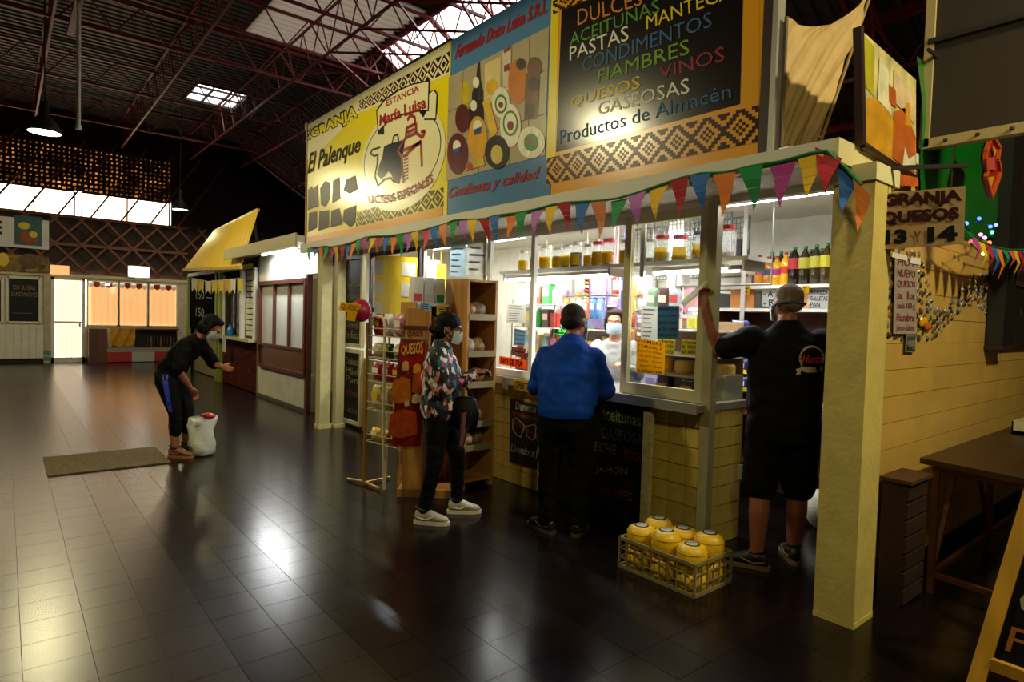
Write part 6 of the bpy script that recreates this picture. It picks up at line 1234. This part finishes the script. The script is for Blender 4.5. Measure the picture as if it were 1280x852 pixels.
for z,wx,wy in ((.74,.07,.045),(.76,.1,.06),(.86,.115,.065),(.97,.09,.045),(.99,.06,.03)): rings.append([W(.2+wx*math.cos(a),-.13+wy*math.sin(a),z) for a in [i*math.pi/7 for i in range(14)]])
q.loft(rings); q.build('body',mat('bag_leather','0c080b',.6,spec=.2),t,smooth=True); MB().tube([W(.12,-.13,.97),W(.1,-.16,1.06),W(.12,-.2,1.1),W(.2,-.16,1.08),W(.27,-.13,.98)],.01,6).build('strap',mat('bag_leather','0c080b',.6,spec=.2),t); q=MB(); q.grid(lambda u,v: W(.17+.09*u*(.4+.6*v),-.195-.02*math.sin(u*6),.62+.26*v),4,4); q.build('scarf',mat('scarf_rose','6a4248',.7,var=.3,vscale=20),t)
# ---- man in blue jacket
R=thing('person','man in a bright blue jacket seen from behind at the serving hatch','person',(3.24,3.27,0),math.atan2(.55,.83))
q=MB(); H=1.0
ra=V((0,-.11,.09)); la=V((-.02,.12,.09)); rk=V((.02,-.115,.48)); lk=V((.02,.12,.48)); rh=V((-.02,-.1,.88)); lh=V((-.02,.1,.88))
for h,k_,a in ((rh,rk,ra),(lh,lk,la)): limb(q,[h,k_,a],[.09,.055,.04]); limb(q,[a,a+V((.1,0,-.05))],[.036,.03])
trunk(q,[((-.02,0,.82),.16,.12),((-.02,0,.95),.165,.12),((.0,0,1.12),.17,.12),((.05,0,1.3),.18,.12),((.09,0,1.40),.14,.08),((.12,0,1.45),.06,.055),((.15,0,1.51),.055,.055)])
arms=[]
for s in (-1,1):
    sh=V((.06,s*.175,1.32)); el=V((.1,s*.265,1.08)); wr=V((.36,s*.13,1.09)); arms.append((sh,el,wr)); limb(q,[sh,el,wr],[.052,.043,.03]); hand(q,wr,V((.9,-s*.3,.0)),V((0,0,1)),.6,1.05,s)
HP=head(R,q,(.17,-.0,1.575),(.9,-.25,-.25),(.25,0,1),mat('hair_thin','32261f',.7,spec=.15,bump=.3,bscale=160),M_skin,1.17,M_maskb,False,'crop')
put('body',remesh(q,.008,2),mat('skin_ruddy','a0624a',.5,var=.1,vscale=20),R)
q=MB(); trunk(q,[((-.03,0,.88),.195,.15),((-.03,0,.92),.215,.17),((-.01,0,1.05),.225,.175),((.02,0,1.18),.235,.175),((.05,0,1.29),.225,.15),((.08,0,1.38),.17,.115),((.105,0,1.435),.105,.088),((.125,0,1.475),.082,.078)])
for sh,el,wr in arms: limb(q,[sh,lerp(sh,el,.5),el,lerp(el,wr,.9)],[.088,.086,.08,.05])
M_bluej=mat('blue_jacket','0a3c9c',.75,spec=.15)
put('jacket',remesh(q,.011,5,.012,7,9),M_bluej,R)
q=MB(); trunk(q,[((-.02,0,.78),.17,.135),((-.02,0,.88),.185,.145),((-.02,0,.96),.18,.14)])
for h,k_,a in ((rh,rk,ra),(lh,lk,la)): limb(q,[h,k_,a],[.115,.088,.072])
put('trousers',remesh(q,.011,3,.008,10,2),M_blk,R)
M_shoeb=mat('shoe_black','0c0a09',.4)
for a,d in ((ra,(1,-.1)),(la,(.6,.8))): shoe(R,(a.x,a.y,0),d,M_shoeb,mat('sole_dark','3a3024',.6),.28)
# ---- man in black with raised arm
R=thing('person','tall man in black T-shirt and shorts raising a paper in the shop entrance','person',(3.98,1.99,0),math.atan2(.6,.8))
q=MB()
la=V((-.08,.14,.09)); ra=V((.12,-.12,.09)); lk=V((-.02,.13,.52)); rk=V((.05,-.12,.52)); lh=V((0,.11,.97)); rh=V((0,-.11,.97))
for h,k_,a in ((rh,rk,ra),(lh,lk,la)): limb(q,[h,k_,lerp(k_,a,.35)+V((-.02,0,0)),a],[.1,.064,.066,.042]); 
limb(q,[la,la+V((.03,.09,-.05))],[.04,.03]); limb(q,[ra,ra+V((.1,0,-.05))],[.04,.03])
trunk(q,[((0,0,.9),.17,.13),((0,0,1.03),.18,.135),((.01,0,1.2),.18,.13),((.0,0,1.4),.2,.13),((.0,0,1.54),.16,.09),((.01,0,1.6),.065,.06),((.03,0,1.67),.058,.06)])
lsh=V((0,.215,1.5)); lel=V((.1,.42,1.42)); lwr=V((.1,.52,1.70)); rsh=V((0,-.215,1.5)); rel=V((.05,-.28,1.22)); rwr=V((.25,-.24,1.1))
limb(q,[lsh,lel,lerp(lel,lwr,.4),lwr],[.06,.05,.047,.031]); limb(q,[rsh,rel,rwr],[.06,.048,.031])
hand(q,lwr,V((.1,.05,1)),V((1,0,0)),.7,1.08,1); hand(q,rwr,V((.9,0,-.2)),V((0,0,1)),.6,1.08,-1)
HP=head(R,q,(.05,.0,1.745),(.88,.42,-.08),(.1,0,1),M_hairg,M_skin,1.06,M_maskb,False,'crop',mat('strap_blue','1c3a6a',.7))
put('body',remesh(q,.008,2),mat('skin_tan','8a4e34',.5,var=.1,vscale=20),R)
q=MB(); trunk(q,[((0,0,.84),.2,.17),((0,0,.95),.225,.185),((.01,0,1.12),.235,.19),((.01,0,1.3),.24,.18),((.0,0,1.46),.225,.15),((.0,0,1.55),.16,.105),((.01,0,1.61),.09,.085),((.015,0,1.625),.08,.078)])
limb(q,[lsh,lerp(lsh,lel,.75)],[.1,.085]); limb(q,[rsh,lerp(rsh,rel,.8)],[.1,.088])
shirt=put('t_shirt',remesh(q,.011,3,.010,8,4),M_blk,R)
q=MB(); trunk(q,[((0,0,.85),.195,.16),((0,0,.95),.205,.165),((0,0,1.02),.2,.16)])
for h,k_ in ((rh,rk),(lh,lk)): limb(q,[h,lerp(h,k_,.5),k_+V((0,0,.02))],[.125,.12,.115])
put('shorts',remesh(q,.012,3,.008,9,7),mat('black_shorts',(.0022,.0018,.002),.8,spec=.12),R)
for a,d in ((la,(.25,.95)),(ra,(1,.1))): 
    o=shoe(R,(a.x,a.y,0),d,M_shoeb,mat('sole_tan','6a5434',.6),.29)
# emblem projected onto the back of the shirt
bv=BVHTree.FromPolygons([v.co.copy() for v in shirt.data.vertices],[tuple(p.vertices) for p in shirt.data.polygons])
def back(y,z,off=.004):
    h=bv.ray_cast(V((-1,y,z)),V((1,0,0))); return (h[0] if h[0] else V((-.18,y,z)))-V((off,0,0))
def shirt_decal(mb,name,m):
    mb.v=[back(p.y,p.z,.005) for p in mb.v]; mb.build(name,m,shirt,world=False,fix=False,kind='stuff')
ec=(-.13,1.40); q=MB()
for i in range(26):
    a=-.6+i*.165
    if a>3.5: break
    for s in (0,1):
        y=ec[0]+.075*math.cos(a); z=ec[1]+.075*math.sin(a)
    q.add([V((0,ec[0]+r*math.cos(a2),ec[1]+r*math.sin(a2))) for r,a2 in ((.07,a),(.082,a),(.082,a+.12),(.07,a+.12))],[(0,1,2,3)])
shirt_decal(q,'emblem_wreath',mat('emblem_cream','a89a74',.7))
q=MB(); q.add([V((0,ec[0]+a,ec[1]+b)) for a,b in ((.07,-.05),(.03,-.055),(-.01,-.055),(-.07,-.05),(-.07,-.08),(-.01,-.088),(.03,-.088),(.07,-.08))],[(0,1,6,7),(1,2,5,6),(2,3,4,5)]); q.add([V((0,ec[0]+a,ec[1]+b)) for a,b in ((.1,-.07),(.07,-.06),(.07,-.1),(.1,-.105),(.09,-.087))],[(0,1,2,3,4)]); shirt_decal(q,'emblem_ribbon',mat('emblem_cream','a89a74',.7))
q=MB(); text(q,'Hosta',[V((0,ec[0]+.065,ec[1]-.03)),V((0,ec[0]-.065,ec[1]-.03)),V((0,ec[0]-.065,ec[1]+.025)),V((0,ec[0]+.065,ec[1]+.025))],.03,.3); shirt_decal(q,'emblem_lettering',mat('emblem_red','a8141c',.7))
RT=Matrix.Translation(R.location)@Matrix.Rotation(R.rotation_euler.z,4,'Z')
q=MB(); p=RT@(lwr+V((.03,.06,.09))); q.tube([p-V((.08,-.05,.06)),p+V((.06,-.08,.12))],.022,10); t=solo('rolled_paper',q,M_paper,'rolled white paper held up by the man in black','paper')
t=thing('striped_bag','white striped carrier held at hip height by the man in black','bag',RT@V((.12,.3,.62))); q=MB(); a=qY([(930,600),(952,601),(952,583),(930,582)],2.2); MB().poly(a,(0,.05,0)).build('body',mat('bag_dim','8a8468',.6),t); MB().poly([quad(a,0,.4)-V((0,.003,0)),quad(a,1,.4)-V((0,.003,0)),quad(a,1,.6)-V((0,.003,0)),quad(a,0,.6)-V((0,.003,0))]).build('stripe',M_ink,t,fix=False)
MB().tube([quad(a,.3,1),quad(a,.45,2.0),quad(a,.6,1)],.006,6).build('handle',mat('bag_dim','8a8468',.6),t)
# ---- woman bending over a bag
R=thing('person','woman in black bending forward over a white carrier bag by the mat','person',(1.47,7.42,0),math.atan2(-.63,.77))
q=MB()
ra=V((.0,-.08,.09)); la=V((.03,.1,.09)); rk=V((.0,-.085,.48)); lk=V((.04,.09,.48)); rh=V((-.1,-.09,.84)); lh=V((-.08,.09,.84))
for h,k_,a in ((rh,rk,ra),(lh,lk,la)): limb(q,[h,k_,lerp(k_,a,.35)+V((-.02,0,0)),a],[.085,.055,.055,.034]); limb(q,[a,a+V((.1,0,-.055))],[.034,.028])
trunk(q,[((-.1,0,.78),.15,.12),((-.1,0,.9),.165,.125),((-.03,0,1.03),.135,.1),((.08,0,1.16),.15,.105),((.17,0,1.25),.13,.08),((.22,0,1.30),.055,.05),((.27,0,1.35),.05,.05)])
arms=[]
for s,el,wr in ((-1,V((.12,-.26,.96)),V((.2,-.16,.76))),(1,V((.27,.21,.99)),V((.4,.13,.97)))):
    sh=V((.14,s*.165,1.22)); arms.append((sh,el,wr)); limb(q,[sh,el,lerp(el,wr,.4),wr],[.048,.042,.04,.026]); hand(q,wr,(wr-el),V((0,-s,.2)),.7,.95,s)
HP=head(R,q,(.34,0,1.40),(.75,-.1,-.62),(.62,0,.75),M_hair,M_skin,1.0,M_mask,False,'loose')
put('body',remesh(q,.008,2),mat('skin_warm','96583a',.5,var=.1,vscale=20),R)
q=MB(); trunk(q,[((-.1,0,.86),.17,.14),((-.08,0,.95),.175,.14),((-.01,0,1.06),.165,.13),((.08,0,1.16),.175,.13),((.165,0,1.24),.155,.1),((.21,0,1.29),.085,.075),((.225,0,1.305),.075,.065)])
for sh,el,wr in arms: limb(q,[sh,lerp(sh,el,.55),lerp(sh,el,.97)],[.075,.07,.066])
put('t_shirt',remesh(q,.011,3,.010,9,6),M_blk,R)
q=MB(); trunk(q,[((-.1,0,.76),.155,.13),((-.11,0,.88),.175,.145),((-.08,0,.95),.165,.13)])
for h,k_,a in ((rh,rk,ra),(lh,lk,la)): limb(q,[h,lerp(h,k_,.4),k_,lerp(k_,a,.55)],[.115,.1,.07,.058])
lg=put('leggings',remesh(q,.011,3,.004,12,8),M_leg,R)
bv2=BVHTree.FromPolygons([v.co.copy() for v in lg.data.vertices],[tuple(p.vertices) for p in lg.data.polygons])
q=MB()
for i in range(8):
    z0=.5+i*.05; 
    for a in (0,):
        c=[]
        for x,z in ((-.075+.006*i*-1,z0),(-.03-.006*i,z0),(-.036-.006*i,z0+.05),(-.081-.006*i,z0+.05)):
            h=bv2.ray_cast(V((x+.04,-1,z)),V((0,1,0))); c.append((h[0] if h[0] else V((x,-.16,z)))-V((0,.004,0)))
        q.add(c,[(0,1,2,3)])
q.build('side_stripe',mat('stripe_blue','2a3ab0',.6),lg,world=False,fix=False)
for a,d in ((ra,(1,-.05)),(la,(1,.05))): shoe(R,(a.x,a.y,0),d,mat('sandal_tan','6a4020',.5),mat('sandal_sole','8a5c34',.6),.26)
W2=lambda x,y,z: Matrix.Translation(R.location)@Matrix.Rotation(R.rotation_euler.z,4,'Z')@V((x,y,z))
b=W2(.22,.05,0)
t=thing('carrier_bag','white plastic carrier bag with a red top standing at the bending woman\'s feet','bag',b); q=MB(); rings=[]
for k,(z,wx,wy) in enumerate(((.003,.1,.07),(.03,.135,.09),(.09,.13,.1),(.15,.14,.095),(.21,.125,.095),(.28,.125,.085),(.33,.135,.08),(.37,.14,.08),(.42,.14,.05))): rings.append([b+V((wx*math.cos(a)*(1+.1*math.sin(3*a+k)),wy*math.sin(a)*(1+.1*math.cos(4*a+k)),z+.015*math.sin(5*a+k*2)*(1 if k>1 else 0))) for a in [i*math.pi/10 for i in range(20)]])
q.loft(rings); q.v=[p_+V((1,1,.3))*(.022*noise.noise((p_-b)*11)+.012*noise.noise((p_-b)*26)) if p_.z>.02 else p_ for p_ in q.v]; q.build('body',mat('bag_white','c2c2ba',.4,var=.12,vscale=9,bump=.6,bscale=16),t,smooth=True); lump(b+V((.05,-.02,.43)),.08,.06,.035,5).build('red_top',mat('red_wrap','b01a1c',.4),t,smooth=True)
# ---- vendor
R=thing('person','vendor in a white coat and face mask behind the serving hatch','person',(4.66,4.05,0),math.atan2(-.55,-.83))
q=MB()
for s in (-1,1): limb(q,[(0,s*.09,.82),(.01,s*.09,.46),(0,s*.09,.08)],[.085,.055,.04]); limb(q,[(0,s*.09,.05),(.1,s*.09,.03)],[.036,.03])
trunk(q,[((0,0,.78),.15,.11),((0,0,.9),.16,.11),((.02,0,1.1),.14,.1),((.05,0,1.28),.15,.1),((.09,0,1.37),.12,.07),((.1,0,1.43),.055,.05),((.115,0,1.51),.048,.05)])
arms=[]
for s in (-1,1):
    sh=V((.06,s*.17,1.34)); el=V((.12,s*.24,1.1)); wr=V((.34,s*.12,1.2)); arms.append((sh,el,wr)); limb(q,[sh,el,wr],[.045,.038,.027]); hand(q,wr,V((.9,-s*.3,.2)),V((0,0,1)),.7,.95,s)
head(R,q,(.13,0,1.585),(.95,.0,-.12),(.12,0,1),M_hairb,M_skin,.98,M_maskb,False,'loose')
put('body',remesh(q,.008,2),mat('skin_fair','c08a6a',.5,var=.1,vscale=20),R)
q=MB(); trunk(q,[((0,0,.6),.2,.15),((0,0,.85),.19,.15),((.02,0,1.1),.18,.14),((.05,0,1.28),.185,.135),((.085,0,1.37),.14,.09),((.11,0,1.42),.08,.075)])
for sh,el,wr in arms: limb(q,[sh,el,lerp(el,wr,.75)],[.075,.066,.045])
put('coat',remesh(q,.011,3,.010,9,1),mat('white_coat','a8a8a4',.7),R)
q=MB()
for s in (-1,1): limb(q,[(0,s*.09,.8),(.01,s*.09,.46),(0,s*.09,.1)],[.1,.075,.06])
put('trousers',remesh(q,.012,3),M_blk,R)
for s in (-1,1): shoe(R,(0,s*.09,0),(1,0),M_shoeb,M_sole,.26)
